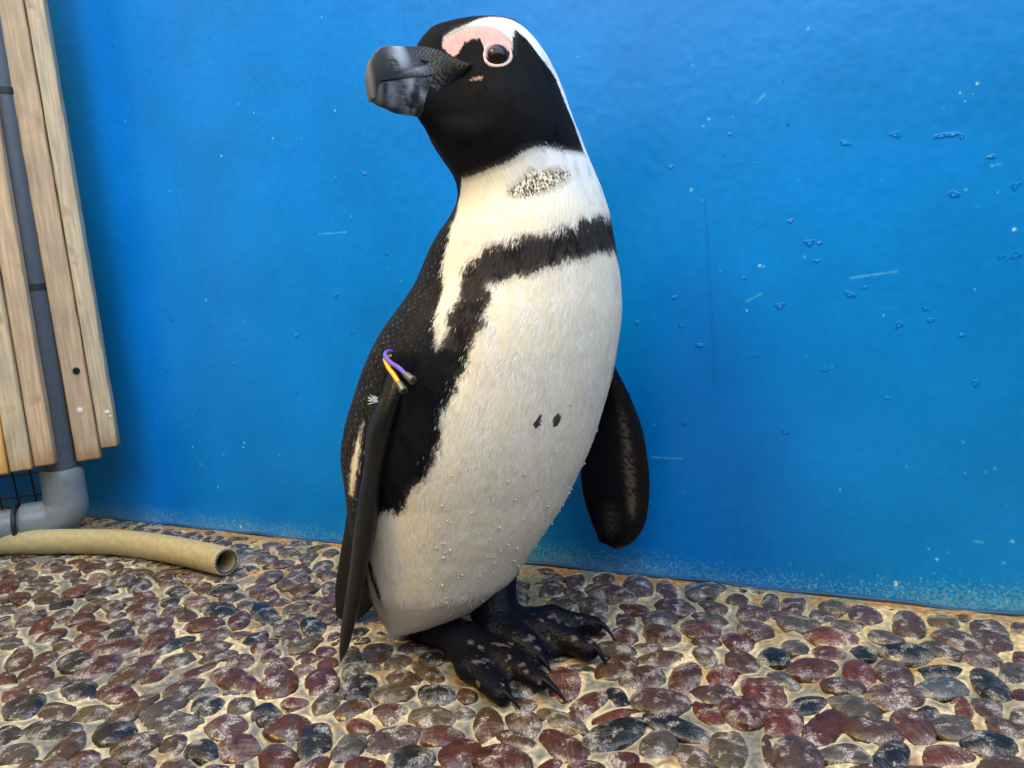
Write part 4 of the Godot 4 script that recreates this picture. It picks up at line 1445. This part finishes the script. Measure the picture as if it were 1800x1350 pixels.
func build_penguin() -> void:
	var pg := thing("penguin", "black and white penguin with a pink patch over its eye, standing on the pebbles", "penguin", ROOT)
	# ---- one body: trunk, neck and head, flippers, tail, legs and feet ----
	var am := ArrayMesh.new()
	var rows := 330
	var cols := 240
	var pos := PackedVector3Array()
	var uv := PackedVector2Array()
	var n := noise(30.0, 3, 411)
	for j in rows:
		var v := j / float(rows - 1)
		var q := row_at(rings, 5, v * (rings.size() / 5 - 1))
		for i in cols + 1:
			var th := TAU * i / cols - PI
			var w := shaped(q, th, v)
			var dn := Vector3(sin(th), 0, cos(th))
			w += dn * 0.0007 * n.get_noise_3d(w.x * 2.0, w.y * 0.7, w.z * 2.0) * minf(1.0, q[3] / 0.03)
			pos.append(w - ROOT)
			uv.append(Vector2(float(i) / cols, v))
	am.add_surface_from_arrays(Mesh.PRIMITIVE_TRIANGLES, grid_arrays(pos, cols + 1, rows, true, uv))
	var plum := StandardMaterial3D.new()
	plum.resource_name = "plumage"
	plum.albedo_texture = plumage_texture()
	plum.roughness = 0.72
	plum.metallic_specular = 0.22
	plum.rim_enabled = true
	plum.rim = 0.04
	plum.rim_tint = 0.6
	var fr := noise(0.16, 3, 421).get_image(TW, TH / 5, false, false, true)
	fr.convert(Image.FORMAT_L8)
	fr.resize(TW, TH, Image.INTERPOLATE_CUBIC)
	plum.heightmap_enabled = true
	plum.heightmap_texture = ImageTexture.create_from_image(fr)
	plum.heightmap_scale = 0.035
	am.surface_set_material(0, plum)
	var skin := StandardMaterial3D.new()
	skin.resource_name = "flipper_skin"
	skin.vertex_color_use_as_albedo = true
	skin.roughness = 0.34
	skin.metallic_specular = 0.42
	skin.uv1_triplanar = true
	skin.uv1_scale = Vector3(60, 60, 60)
	skin.heightmap_enabled = true
	skin.heightmap_texture = noise_tex(0.06, 3, 431, 128)
	skin.heightmap_scale = 0.03
	var pn := noise(60.0, 4, 433)
	# near flipper: hangs from the shoulder, leading edge to the front
	var near_col := func(u: float, t: float) -> Color:
		var edge := clampf((cos(t) - 0.2) * 1.3, 0.0, 1.0) * smoothstep(0.28, 0.45, u)
		var c := lin(0.006, 0.0065, 0.0075).lerp(lin(0.0125, 0.0125, 0.013), edge)
		return c * (0.9 + 0.25 * pn.get_noise_2d(u * 2.0, t * 0.06))
	am.add_surface_from_arrays(Mesh.PRIMITIVE_TRIANGLES, loft_arrays(shift([
		[-0.0696, 0.3517, -0.7460, 0.355, 0, 0.935, 0.0200, 0.0090],
		[-0.0800, 0.3209, -0.7083, 0.321, 0, 0.947, 0.0260, 0.0106],
		[-0.0890, 0.2973, -0.6794, 0.292, 0, 0.956, 0.0280, 0.0104],
		[-0.0956, 0.2817, -0.6619, 0.291, 0, 0.957, 0.0270, 0.0100],
		[-0.1053, 0.2564, -0.6513, 0.281, 0, 0.960, 0.0260, 0.0093],
		[-0.1170, 0.2320, -0.6535, 0.285, 0, 0.959, 0.0300, 0.0109],
		[-0.1254, 0.2038, -0.6564, 0.244, 0, 0.970, 0.0280, 0.0087],
		[-0.1287, 0.1918, -0.6584, 0.239, 0, 0.971, 0.0280, 0.0086],
		[-0.1356, 0.1655, -0.6604, 0.247, 0, 0.969, 0.0280, 0.0088],
		[-0.1430, 0.1391, -0.6649, 0.253, 0, 0.967, 0.0270, 0.0087],
		[-0.1514, 0.1111, -0.6708, 0.233, 0, 0.972, 0.0250, 0.0074],
		[-0.1635, 0.0700, -0.6795, 0.246, 0, 0.969, 0.0210, 0.0066],
		[-0.1748, 0.0359, -0.6868, 0.257, 0, 0.966, 0.0160, 0.0052],
		[-0.1805, 0.0164, -0.6895, 0.267, 0, 0.964, 0.0100, 0.0034],
		[-0.1837, 0.0042, -0.6881, 0.168, 0, 0.986, 0.0020, 0.0004],
	]), 40, 8, near_col))
	am.surface_set_material(1, skin)
	# far flipper: hangs on the wall side, seen broad
	var far_col := func(u: float, t: float) -> Color:
		var c := lin(0.003, 0.0033, 0.004)
		var x := cos(t)
		var line := exp(-pow((x - 0.42 - 0.35 * maxf(0.0, u - 0.35)) / 0.13, 2.0)) * smoothstep(0.22, 0.40, u) * (1.0 - smoothstep(0.60, 0.68, u))
		line += exp(-pow((x - 0.72) / 0.16, 2.0)) * smoothstep(0.83, 0.90, u) * 0.9
		line += exp(-pow((x + 0.15) / 0.25, 2.0)) * smoothstep(0.58, 0.64, u) * (1.0 - smoothstep(0.72, 0.86, u)) * 0.25
		var m := clampf(line * (0.75 + 2.6 * pn.get_noise_3d(x * 1.0, u * 2.0, 0.3)), 0.0, 1.0)
		return c.lerp(lin(0.11, 0.085, 0.068), m)
	am.add_surface_from_arrays(Mesh.PRIMITIVE_TRIANGLES, loft_arrays(shift([
		[0.0802, 0.3053, -0.7750, 0.93, 0, 0.36, 0.0124, 0.0200],
		[0.0903, 0.2744, -0.7900, 0.93, 0, 0.36, 0.0114, 0.0150],
		[0.0988, 0.2486, -0.8020, 0.93, 0, 0.36, 0.0120, 0.0100],
		[0.1053, 0.2161, -0.8120, 0.93, 0, 0.36, 0.0207, 0.0065],
		[0.1069, 0.1841, -0.8160, 0.93, 0, 0.36, 0.0302, 0.0055],
		[0.1053, 0.1523, -0.8170, 0.93, 0, 0.36, 0.0361, 0.0050],
		[0.1039, 0.1202, -0.8180, 0.93, 0, 0.36, 0.0383, 0.0045],
		[0.1039, 0.0876, -0.8190, 0.93, 0, 0.36, 0.0338, 0.0042],
		[0.1008, 0.0682, -0.8195, 0.93, 0, 0.36, 0.0271, 0.0050],
		[0.0971, 0.0552, -0.8200, 0.93, 0, 0.36, 0.0180, 0.0040],
		[0.0958, 0.0494, -0.8200, 0.93, 0, 0.36, 0.0116, 0.0030],
		[0.0950, 0.0475, -0.8200, 0.93, 0, 0.36, 0.0027, 0.0006],
	]), 64, 12, far_col))
	am.surface_set_material(2, skin)
	# tail
	var tail_col := func(u: float, t: float) -> Color:
		return lin(0.009, 0.0085, 0.0085) * (0.8 + 0.6 * absf(pn.get_noise_2d(t * 0.8, u * 0.15)))
	am.add_surface_from_arrays(Mesh.PRIMITIVE_TRIANGLES, loft_arrays(shift([
		[-0.125, 0.19, -0.800, 0.94, 0, 0.34, 0.040, 0.020],
		[-0.150, 0.12, -0.806, 0.94, 0, 0.34, 0.042, 0.020],
		[-0.172, 0.065, -0.797, 0.94, 0, 0.34, 0.034, 0.014],
		[-0.190, 0.025, -0.787, 0.94, 0, 0.34, 0.024, 0.008],
		[-0.202, 0.006, -0.782, 0.94, 0, 0.34, 0.010, 0.003],
	]), 32, 10, tail_col))
	am.surface_set_material(3, skin)
	# legs and webbed feet
	var leather := StandardMaterial3D.new()
	leather.resource_name = "foot_skin"
	leather.vertex_color_use_as_albedo = true
	leather.roughness = 0.42
	leather.metallic_specular = 0.22
	leather.uv1_triplanar = true
	leather.uv1_scale = Vector3(14, 14, 14)
	leather.heightmap_enabled = true
	var cel := noise(0.11, 1, 441, FastNoiseLite.TYPE_CELLULAR).get_seamless_image(256, 256, false, false, 0.1, true)
	cel.convert(Image.FORMAT_L8)
	leather.heightmap_texture = ImageTexture.create_from_image(cel)
	leather.heightmap_scale = 0.10
	var pk := noise(75.0, 3, 443)
	var foot_col := func(p_: Vector3, nn: Vector3) -> Color:
		var c := lin(0.006, 0.0066, 0.008)
		var w := p_ + ROOT
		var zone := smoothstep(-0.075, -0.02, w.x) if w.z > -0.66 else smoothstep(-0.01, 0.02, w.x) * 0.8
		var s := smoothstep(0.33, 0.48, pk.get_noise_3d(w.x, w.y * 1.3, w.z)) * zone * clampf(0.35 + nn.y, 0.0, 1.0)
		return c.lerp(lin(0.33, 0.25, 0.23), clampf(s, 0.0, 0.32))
	am.add_surface_from_arrays(Mesh.PRIMITIVE_TRIANGLES, flattened(net(caps_of([
		[-0.118, 0.024, -0.728, 0.017, -0.085, 0.023, -0.704, 0.017],
		[-0.085, 0.023, -0.704, 0.017, -0.062, 0.020, -0.684, 0.018],
		[-0.112, 0.060, -0.730, 0.020, -0.108, 0.024, -0.722, 0.018],
		[-0.062, 0.020, -0.686, 0.014, -0.028, 0.016, -0.666, 0.0105],
		[-0.028, 0.016, -0.666, 0.0105, -0.003, 0.0130, -0.647, 0.0085],
		[-0.062, 0.020, -0.680, 0.016, -0.030, 0.0175, -0.645, 0.0125],
		[-0.030, 0.0175, -0.645, 0.0120, 0.003, 0.0150, -0.606, 0.0092],
		[-0.070, 0.018, -0.680, 0.015, -0.056, 0.016, -0.638, 0.0125],
		[-0.056, 0.016, -0.638, 0.0125, -0.030, 0.012, -0.594, 0.0092],
		[-0.060, 0.014, -0.675, 0.009, -0.022, 0.0095, -0.645, 0.0045],
		[-0.060, 0.014, -0.672, 0.009, -0.018, 0.0095, -0.640, 0.004],
		[-0.062, 0.014, -0.670, 0.009, -0.035, 0.0095, -0.622, 0.0045],
		[-0.062, 0.014, -0.668, 0.009, -0.030, 0.0095, -0.616, 0.004],
		[-0.060, 0.014, -0.668, 0.009, -0.025, 0.0095, -0.622, 0.004],
	]), 0.0024, 0.010, foot_col), 0.86))
	am.surface_set_material(4, leather)
	am.add_surface_from_arrays(Mesh.PRIMITIVE_TRIANGLES, net(caps_of([
		[-0.034, 0.066, -0.728, 0.024, -0.036, 0.036, -0.708, 0.021],
		[-0.036, 0.036, -0.708, 0.021, -0.034, 0.022, -0.694, 0.017],
		[-0.028, 0.024, -0.702, 0.015, 0.020, 0.018, -0.714, 0.0115],
		[0.020, 0.018, -0.714, 0.0115, 0.060, 0.0135, -0.701, 0.0085],
		[-0.030, 0.024, -0.694, 0.016, 0.012, 0.0215, -0.682, 0.013],
		[0.012, 0.0215, -0.682, 0.013, 0.049, 0.0140, -0.651, 0.0095],
		[-0.032, 0.022, -0.684, 0.015, -0.012, 0.0195, -0.664, 0.0120],
		[-0.012, 0.0195, -0.664, 0.0120, 0.002, 0.014, -0.647, 0.009],
		[-0.02, 0.017, -0.698, 0.009, 0.034, 0.011, -0.698, 0.004],
		[-0.02, 0.017, -0.698, 0.009, 0.038, 0.011, -0.690, 0.004],
		[-0.02, 0.017, -0.698, 0.009, 0.036, 0.011, -0.682, 0.004],
		[-0.02, 0.017, -0.688, 0.009, 0.020, 0.011, -0.660, 0.004],
		[-0.02, 0.017, -0.688, 0.009, 0.012, 0.011, -0.656, 0.004],
	]), 0.0024, 0.009, foot_col))
	am.surface_set_material(5, leather)
	part("body", am, null, pg)
	# ---- claws ----
	var horn := mat(srgb(0.004, 0.004, 0.005), 0.38, 0.0, 0.22)
	horn.resource_name = "claw_horn"
	for c in [
		[-0.005, 0.0165, -0.649, 0.007, 0.0160, -0.640, 0.0145, 0.0045, -0.633, 0.0042],
		[0.000, 0.0165, -0.609, 0.013, 0.0160, -0.595, 0.0225, 0.005, -0.584, 0.0046],
		[-0.033, 0.0150, -0.598, -0.022, 0.0145, -0.585, -0.015, 0.005, -0.578, 0.0040],
		[0.058, 0.0165, -0.702, 0.071, 0.0185, -0.696, 0.0765, 0.0045, -0.685, 0.0040],
		[0.048, 0.0185, -0.652, 0.060, 0.0200, -0.643, 0.0630, 0.003, -0.634, 0.0042],
		[0.001, 0.0165, -0.648, 0.009, 0.0155, -0.639, 0.0125, 0.0065, -0.632, 0.0046],
	]:
		var a := Vector3(c[0], c[1], c[2]) - ROOT
		var m := Vector3(c[3], c[4], c[5]) - ROOT
		var e := Vector3(c[6], c[7], c[8]) - ROOT
		var path := PackedVector3Array()
		var rad := PackedFloat32Array()
		for k in 13:
			var t := k / 12.0
			path.append(a.lerp(m, t).lerp(m.lerp(e, t), t))
			rad.append(c[9] * (1.0 - 0.86 * pow(t, 1.3)))
		part("claw", tube(path, rad, 14), horn, pg)
	build_beak(pg)
	build_eye(pg)
	build_bands(pg)
	build_feathers(pg)


func mandible(list: Array, upper: bool) -> ArrayMesh:
	# list: along the beak, top, bottom, half width (mm) in the beak's own upright plane
	var base := Vector3(-0.0419, 0.5242, -0.6830) - ROOT
	var ax := Vector3(-0.867, 0, 0.498)
	var side := Vector3(0.498, 0, 0.867)
	var n := list.size()
	var flat := []
	for r in list: flat.append_array(r)
	var rows := 280
	var cols := 128
	var pos := PackedVector3Array()
	var col := PackedColorArray()
	var nz := noise(0.05, 4, 451 + int(upper))
	var nf := noise(0.16, 3, 455 + int(upper))
	for j in rows:
		var f := j / float(rows - 1)
		f = 1.0 - pow(1.0 - f, 1.5)
		var q := row_at(flat, 4, f * (n - 1))
		var l := q[0]
		var mid := q[2] if upper else q[1]
		var far := q[1] if upper else q[2]
		for i in cols + 1:
			var t := TAU * i / cols
			var c := cos(t)
			var s := sin(t)
			var w: float
			var y: float
			if s >= 0.0:   # the arched side
				w = signf(c) * pow(absf(c), 0.88) * q[3]
				y = mid + (far - mid) * pow(s, 0.9)
				if upper:   # keel along the culmen
					w *= 1.0 - 0.22 * s * s
			else:          # the closed mouth side
				w = c * q[3]
				y = mid + (far - mid) * 0.06 * s * -1.0 * -1.0
			# folds of skin towards the base
			var fold := smoothstep(38.0, 18.0, l) * smoothstep(-22.0, -8.0, l) * minf(1.0, absf(c) * 1.4)
			var ph := (l * 0.55 + absf(y - mid) * (0.62 if upper else -0.75)) * 3.1 + 5.0 * nz.get_noise_2d(l * 1.5, y * 2.6) + 1.2 * nf.get_noise_2d(l, y)
			w += signf(c) * fold * 0.36 * sin(ph) * (0.7 + 0.8 * nf.get_noise_2d(l * 0.7, y * 0.7))
			# horn plates: a groove from the nostril towards the tip
			if upper and c > 0.0:
				var gy := 3.0 + (l - 30.0) * -0.34
				w -= 0.9 * exp(-pow((y - gy) / 1.1, 2.0)) * smoothstep(8.0, 16.0, l) * smoothstep(46.0, 36.0, l)
			pos.append(base + ax * (l / 1000.0) + side * (w / 1000.0) + Vector3.UP * (y / 1000.0))
			var k := lin(0.004, 0.0045, 0.006).lerp(lin(0.010, 0.012, 0.017), smoothstep(5.0, 25.0, l))
			var e := nz.get_noise_2d(l * 1.2, y * 0.7 + 40.0)
			var pale := 0.0
			if upper:
				pale = exp(-pow((l - 38.0 + 4.0 * e) / 6.5, 2.0)) * smoothstep(-2.0, 12.0, y) * 0.9
				pale += exp(-pow((l - 24.0) / 10.0, 2.0)) * exp(-pow((y - 3.0) / 4.0, 2.0)) * 0.55
			else:
				pale = exp(-pow((l - 30.0 + 10.0 * e) / 9.0, 2.0)) * (0.75 + 0.8 * e)
				pale += exp(-pow((l - 47.0) / 5.0, 2.0)) * 0.45
			pale *= clampf(0.85 + 1.6 * e + 0.6 * nf.get_noise_2d(l * 0.5, y * 2.5), 0.0, 1.0)
			k = k.lerp(lin(0.30, 0.335, 0.40), clampf(pale, 0.0, 0.9))
			k = k.lerp(lin(0.10, 0.112, 0.13), fold * smoothstep(-4.0, 14.0, l) * pow(clampf(0.5 + 0.5 * sin(ph), 0.0, 1.0), 3.0) * 0.7)  # paler fold crests: gloss on the wrinkles painted into the colour
			var ridge := 0.0
			if upper:
				ridge = smoothstep(0.93, 0.995, s) * smoothstep(30.0, 46.0, l) * 0.8 + smoothstep(59.0, 64.0, l)
			else:
				ridge = smoothstep(52.0, 57.0, l)
			k = k.lerp(lin(0.165, 0.16, 0.15), clampf(ridge, 0.0, 1.0) * 0.75)
			col.append(k)
	return grid_mesh(pos, cols + 1, rows, true, PackedVector2Array(), col, false)


func build_beak(pg: Node3D) -> void:
	var m := StandardMaterial3D.new()
	m.resource_name = "beak_horn"
	m.vertex_color_use_as_albedo = true
	m.roughness = 0.42
	m.metallic_specular = 0.28
	part("upper_beak", mandible([[-20, 4, 3.0, 20], [-16, 5, 2.6, 32], [-13, 7, 2.2, 38], [-11, 9, 2.0, 38], [-8, 14, 1.6, 35.5], [-4, 20, 1.1, 31], [0, 24, 0.6, 27], [5, 27, 0.1, 22.5], [10, 26.8, -0.6, 18.2], [16, 25.8, -1.4, 14.2], [28, 24.8, -2.8, 12], [38, 24.2, -4, 11], [46, 24, -5, 9.8], [51, 22, -5.6, 8.8], [56, 17.5, -7, 8.0], [59, 13.8, -12, 7.2], [61.3, 10.6, -19, 6.2], [63.5, 6.4, -19, 4.8], [65, 1, -13, 3.0], [65.7, -4, -8, 0.6]], true), m, pg)
	part("lower_beak", mandible([[-20, 3.0, 2.2, 20], [-16, 2.6, 0.2, 32], [-13, 2.2, -3, 38], [-11, 2.0, -6, 38], [-8, 1.5, -11, 36], [-4, 1.0, -17, 31.5], [0, 0.5, -23, 27], [5, -0.2, -28.5, 22.8], [10, -1.0, -31.5, 18.5], [16, -2, -32.4, 13], [28, -3.4, -31.2, 11.5], [36, -4.4, -30.6, 10.5], [42, -5.2, -30, 9.3], [48, -6, -27.8, 7.8], [53, -6.8, -25.8, 7.2], [57, -8, -24.6, 6.2], [60, -9.5, -23.0, 4.8], [62.5, -12, -21, 2.6], [63.6, -14, -18, 0.5]], false), m, pg)
	var nm := SphereMesh.new()
	nm.radius = 1.0
	nm.height = 2.0
	nm.radial_segments = 20
	nm.rings = 10
	var o := part("nostril", nm, mat(srgb(0.004, 0.004, 0.005), 0.5), pg, Vector3(-0.0419, 0.5242, -0.6830) + Vector3(-0.867, 0, 0.498) * 0.0175 + Vector3(0.498, 0, 0.867) * 0.0128 + Vector3.UP * 0.0105 - ROOT)
	o.basis = Basis(Vector3.UP, deg_to_rad(30)) * Basis(Vector3.BACK, -0.35) * Basis.from_scale(Vector3(0.0036, 0.0013, 0.0010))


func build_eye(pg: Node3D) -> void:
	var c := body_point(0.222, 0.913)
	var du := body_point(0.26, 0.913) - body_point(0.18, 0.913)
	var dv := body_point(0.222, 0.92) - body_point(0.222, 0.906)
	var nrm := du.cross(dv).normalized()
	var up := dv.normalized()
	var b := Basis(up.cross(nrm).normalized(), up, nrm).orthonormalized()
	var at := c - nrm * 0.0048 - ROOT
	# iris and pupil as zones of one ball
	var pos := PackedVector3Array()
	var col := PackedColorArray()
	for j in 33:
		var f := PI * 0.62 * j / 32.0
		for i in 41:
			var t := TAU * i / 40.0
			pos.append(Vector3(cos(t) * sin(f), sin(t) * sin(f), cos(f)) * 0.0099)
			var k := lin(0.004, 0.004, 0.004)
			if f > 0.40: k = lin(0.020, 0.009, 0.005)
			if f > 0.98: k = lin(0.006, 0.005, 0.005)
			col.append(k)
	var m := StandardMaterial3D.new()
	m.resource_name = "eyeball"
	m.vertex_color_use_as_albedo = true
	m.roughness = 0.12
	m.clearcoat_enabled = true
	m.metallic_specular = 0.3
	m.clearcoat = 0.25
	m.clearcoat_roughness = 0.02
	var eye := part("eye", grid_mesh(pos, 41, 33, true, PackedVector2Array(), col, true), m, pg, at)
	eye.basis = b
	# bare fleshy ring, drawn out a little towards the beak
	var rp := PackedVector3Array()
	var rc := PackedColorArray()
	var nn := noise(3.0, 2, 461)
	for j in 61:
		var t := TAU * j / 60.0
		var pull := 1.0 + 0.16 * pow(maxf(0.0, cos(t - PI - 0.5)), 6.0)
		var rr := 0.0108 * pull
		var thick := 0.00125 + 0.0004 * nn.get_noise_2d(cos(t) * 2.0, sin(t) * 2.0) + 0.0005 * maxf(0.0, sin(-t))
		for i in 17:
			var s := TAU * i / 16.0
			rp.append(Vector3(cos(t) * (rr + cos(s) * thick), sin(t) * (rr + cos(s) * thick), 0.0042 + sin(s) * thick * 0.7))
			rc.append(lin(0.56, 0.36, 0.31).lerp(lin(0.66, 0.52, 0.43), 0.5 + 0.5 * nn.get_noise_2d(cos(t) * 3.0 + i, sin(t) * 3.0)))
	var rm := StandardMaterial3D.new()
	rm.resource_name = "eye_ring_skin"
	rm.vertex_color_use_as_albedo = true
	rm.roughness = 0.5
	var ring := part("eye_ring", grid_mesh(rp, 17, 61, true, PackedVector2Array(), rc, true), rm, pg, at)
	ring.basis = b


func build_bands(pg: Node3D) -> void:
	var purple := mat(Color(0.42, 0.33, 0.72), 0.35)
	var yellow := mat(Color(0.95, 0.70, 0.16), 0.4)
	var clamp_ := mat(Color(0.40, 0.39, 0.34), 0.3, 0.3)
	var bands := [["purple", purple, [-0.0902, 0.2860, -0.6540, -0.0950, 0.2920, -0.6540, -0.0996, 0.2959, -0.6500, -0.1029, 0.2968, -0.6420, -0.1032, 0.2942, -0.6340, -0.0981, 0.2894, -0.6240, -0.0905, 0.2856, -0.6140, -0.0848, 0.2813, -0.6060, -0.0820, 0.2791, -0.6030]], ["yellow", yellow, [-0.0925, 0.2845, -0.6560, -0.0963, 0.2901, -0.6520, -0.1009, 0.2928, -0.6480, -0.1038, 0.2926, -0.6420, -0.1035, 0.2904, -0.6340, -0.0992, 0.2846, -0.6220, -0.0948, 0.2799, -0.6140, -0.0907, 0.2748, -0.6070, -0.0892, 0.2726, -0.6050]]]
	for q in bands:
		var pts := PackedVector3Array()
		var l: Array = q[2]
		for i in range(0, l.size(), 3):
			pts.append(Vector3(l[i], l[i + 1], l[i + 2]) - ROOT)
		var path := smooth_path(pts, 8)
		var rad := PackedFloat32Array()
		for i in path.size(): rad.append(0.0019)
		var o := part("flipper_band", tube(path, rad, 16), q[1], pg)
		o.set_meta("label", q[0] + " cable band looped round the near flipper")
		# crimped sleeve at the lower end
		var e := path[-1]
		var d := (path[-1] - path[-4]).normalized()
		var out := PackedVector3Array()
		var rr := PackedFloat32Array()
		for s in [[-0.003, 0.0024], [-0.001, 0.0030], [0.004, 0.0031], [0.0062, 0.0037], [0.0072, 0.0036], [0.0072, 0.0024], [0.005, 0.0020]]:
			out.append(e + d * s[0])
			rr.append(s[1])
		part("crimp", tube(out, rr, 18), clamp_, o)


func build_feathers(pg: Node3D) -> void:
	# short plumes laid over the skin, coloured as the plumage under them
	var st := SurfaceTool.new()
	st.begin(Mesh.PRIMITIVE_TRIANGLES)
	var rib := [[0.0, 0.30, 0.0], [0.35, 0.5, 0.012], [0.75, 0.34, 0.012], [1.0, 0.0, 0.0]]
	for i in 3:
		var a = rib[i]
		var b = rib[i + 1]
		var pa := Vector3(-a[1], a[2], a[0])
		var pb := Vector3(a[1], a[2], a[0])
		var pc := Vector3(-b[1], b[2], b[0])
		var pd := Vector3(b[1], b[2], b[0])
		var list := [pa, pb, pc, pb, pd, pc] if i < 2 else [pa, pb, pc]
		for q in list:
			st.set_normal(Vector3(q.x * 0.12, 1, 0).normalized())
			st.add_vertex(q)
	var blade := st.commit()
	var xs := []
	var cs := PackedColorArray()
	var nrows := rings.size() / 5 - 1
	var beak_at := Vector3(-0.0419, 0.5242, -0.6830)
	var count := 170000
	for i in count:
		var v := rng.randf_range(0.02, 0.955) if i > 9000 else rng.randf_range(0.004, 0.14)
		var q := row_at(rings, 5, v * nrows)
		if i > 9000 and rng.randf() > (q[3] + 0.02) / 0.15:
			continue
		var th := rng.randf_range(-PI, PI)
		var id := plumage_id[clampi(int(v * TH + rng.randfn(0.0, 6.0)), 0, TH - 1) * TW + clampi(int((th + PI) / TAU * TW + rng.randfn(0.0, 4.0)), 0, TW - 1)]
		if id == 2 or id == 6 or (id == 3 and rng.randf() < 0.85):
			continue
		var head := v > 0.775
		# bare round the eye and at the beak
		if head and (absf(th - 0.222) < 0.30 and absf(v - 0.913) < 0.035):
			continue
		var p0 := shaped(q, th, v)
		if head and p0.distance_to(beak_at) < 0.036:
			continue
		var pu := shaped(q, th + 0.02, v)
		var pv := shaped(row_at(rings, 5, (v + 0.004) * nrows), th, v + 0.004)
		var nrm := (pu - p0).cross(pv - p0).normalized()
		var down := -(pv - p0).normalized()
		if head:
			var away := p0 - beak_at
			away = (away - nrm * away.dot(nrm)).normalized()
			down = (away * 0.9 + down * 0.35).normalized()
		if v < 0.13:
			down = down.lerp(Vector3(-0.15, -1.0, 0.1), 0.22 * smoothstep(0.13, 0.05, v)).normalized()
		down = down.rotated(nrm, rng.randfn(0.0, 0.16))
		down = (down + nrm * rng.randf_range(0.0, 0.035)).normalized()
		var ln := rng.randf_range(0.004, 0.0075)
		var w := rng.randf_range(0.0005, 0.0010)
		if head:
			ln *= 0.45
			w *= 0.6
		elif v < 0.16 and id == 0:
			ln *= 1.9
		var side := down.cross(nrm).normalized()
		var upv := side.cross(down)
		xs.append(Transform3D(Basis(-side * w, upv * ln, down * ln), p0 - nrm * 0.0002 - ROOT))
		var k := lin(0.76, 0.72, 0.63)
		if id == 0:
			k = lin(0.82, 0.763, 0.675).lerp(lin(0.77, 0.78, 0.77), 1.0 if v > 0.80 else smoothstep(0.66, 0.79, v) * clampf(0.5 + th * 1.1, 0.0, 1.0)) * rng.randf_range(0.94, 1.04)  # plumes carry the same painted light: warm left neck, cool right
		elif id == 7:
			k = lin(0.014, 0.0115, 0.011) * rng.randf_range(0.6, 1.5)
		elif id == 3:
			k = lin(0.009, 0.009, 0.0095) * rng.randf_range(0.6, 2.4)
		else:
			k = lin(0.0028, 0.0033, 0.005) * rng.randf_range(0.5, 2.6)
		var marked := (v > 0.722 and v < 0.762 and th > -0.38 and th < 0.62) or (v > 0.39 and v < 0.43 and th > 0.3 and th < 0.75)
		if id == 4:
			k = lin(0.050, 0.034, 0.026) * rng.randf_range(0.6, 1.8) if rng.randf() < 0.84 else lin(0.62, 0.56, 0.48)
		elif marked and id == 7:
			k = lin(0.075, 0.065, 0.056) * rng.randf_range(0.5, 2.2)
		elif not marked and (id == 0 or id == 1 or id == 7):
			var mix_ := 0.0
			for t in 3:
				var o := plumage_id[clampi(int(v * TH + rng.randfn(0.0, 7.0)), 0, TH - 1) * TW + clampi(int((th + PI) / TAU * TW + rng.randfn(0.0, 4.5)), 0, TW - 1)]
				if (o == 0) != (id == 0): mix_ += 0.2
			k = k.lerp(lin(0.028, 0.024, 0.022) if id == 0 else lin(0.50, 0.47, 0.41), mix_)
		cs.append(k)
	var mm := MultiMesh.new()
	mm.transform_format = MultiMesh.TRANSFORM_3D
	mm.use_colors = true
	mm.mesh = blade
	mm.instance_count = xs.size()
	for i in xs.size():
		mm.set_instance_transform(i, xs[i])
		mm.set_instance_color(i, cs[i])
	var m := StandardMaterial3D.new()
	m.resource_name = "plume"
	m.vertex_color_use_as_albedo = true
	m.roughness = 0.75
	m.metallic_specular = 0.16
	var o := MultiMeshInstance3D.new()
	o.name = "plumes"
	o.multimesh = mm
	o.material_override = m
	o.set_meta("kind", "stuff")
	pg.add_child(o, true)
	# beads of water on the belly
	var bead := SphereMesh.new()
	bead.radius = 1.0
	bead.height = 2.0
	bead.radial_segments = 10
	bead.rings = 6
	var glass := mat(srgb(0.50, 0.48, 0.43), 0.05, 0.0, 0.7)
	glass.resource_name = "water"
	var beads := []
	for i in 130:
		var v := rng.randfn(0.24, 0.085)
		var th := rng.randf_range(-0.12, 1.62) if v < 0.38 else rng.randf_range(0.1, 1.2)
		if v < 0.09 or v > 0.5: continue
		var q := shaped(row_at(rings, 5, v * nrows), th, v)
		var s := rng.randf_range(0.0005, 0.0011) * (1.25 if rng.randf() < 0.2 else 0.9)
		beads.append(Transform3D(Basis.from_scale(Vector3(s, s * 1.15, s)), q + Vector3(sin(th), 0, cos(th)) * 0.0009 - ROOT))
	var bm := MultiMesh.new()
	bm.transform_format = MultiMesh.TRANSFORM_3D
	bm.mesh = bead
	bm.instance_count = beads.size()
	for i in beads.size():
		bm.set_instance_transform(i, beads[i])
	var bo := MultiMeshInstance3D.new()
	bo.name = "water_beads"
	bo.multimesh = bm
	bo.material_override = glass
	bo.set_meta("kind", "stuff")
	pg.add_child(bo, true)
	# a loose white tuft beside the flipper
	var tuft := SurfaceTool.new()
	tuft.begin(Mesh.PRIMITIVE_TRIANGLES)
	var at := Vector3(-0.1159, 0.2569, -0.6400) - ROOT
	for i in 16:
		var d := Vector3(-0.8, rng.randf_range(-0.55, 0.75), rng.randf_range(0.1, 0.7)).normalized()
		var s := d.cross(Vector3(0, 0.3, 1)).normalized()
		tuft.append_from(blade, 0, Transform3D(Basis(s * 0.0008, d.cross(s) * 0.004, d * rng.randf_range(0.004, 0.010)), at + Vector3(rng.randf_range(-0.002, 0.002), rng.randf_range(-0.002, 0.002), 0.0)))
	part("loose_feather", tuft.commit(), mat(Color(0.85, 0.85, 0.83), 0.7), pg)
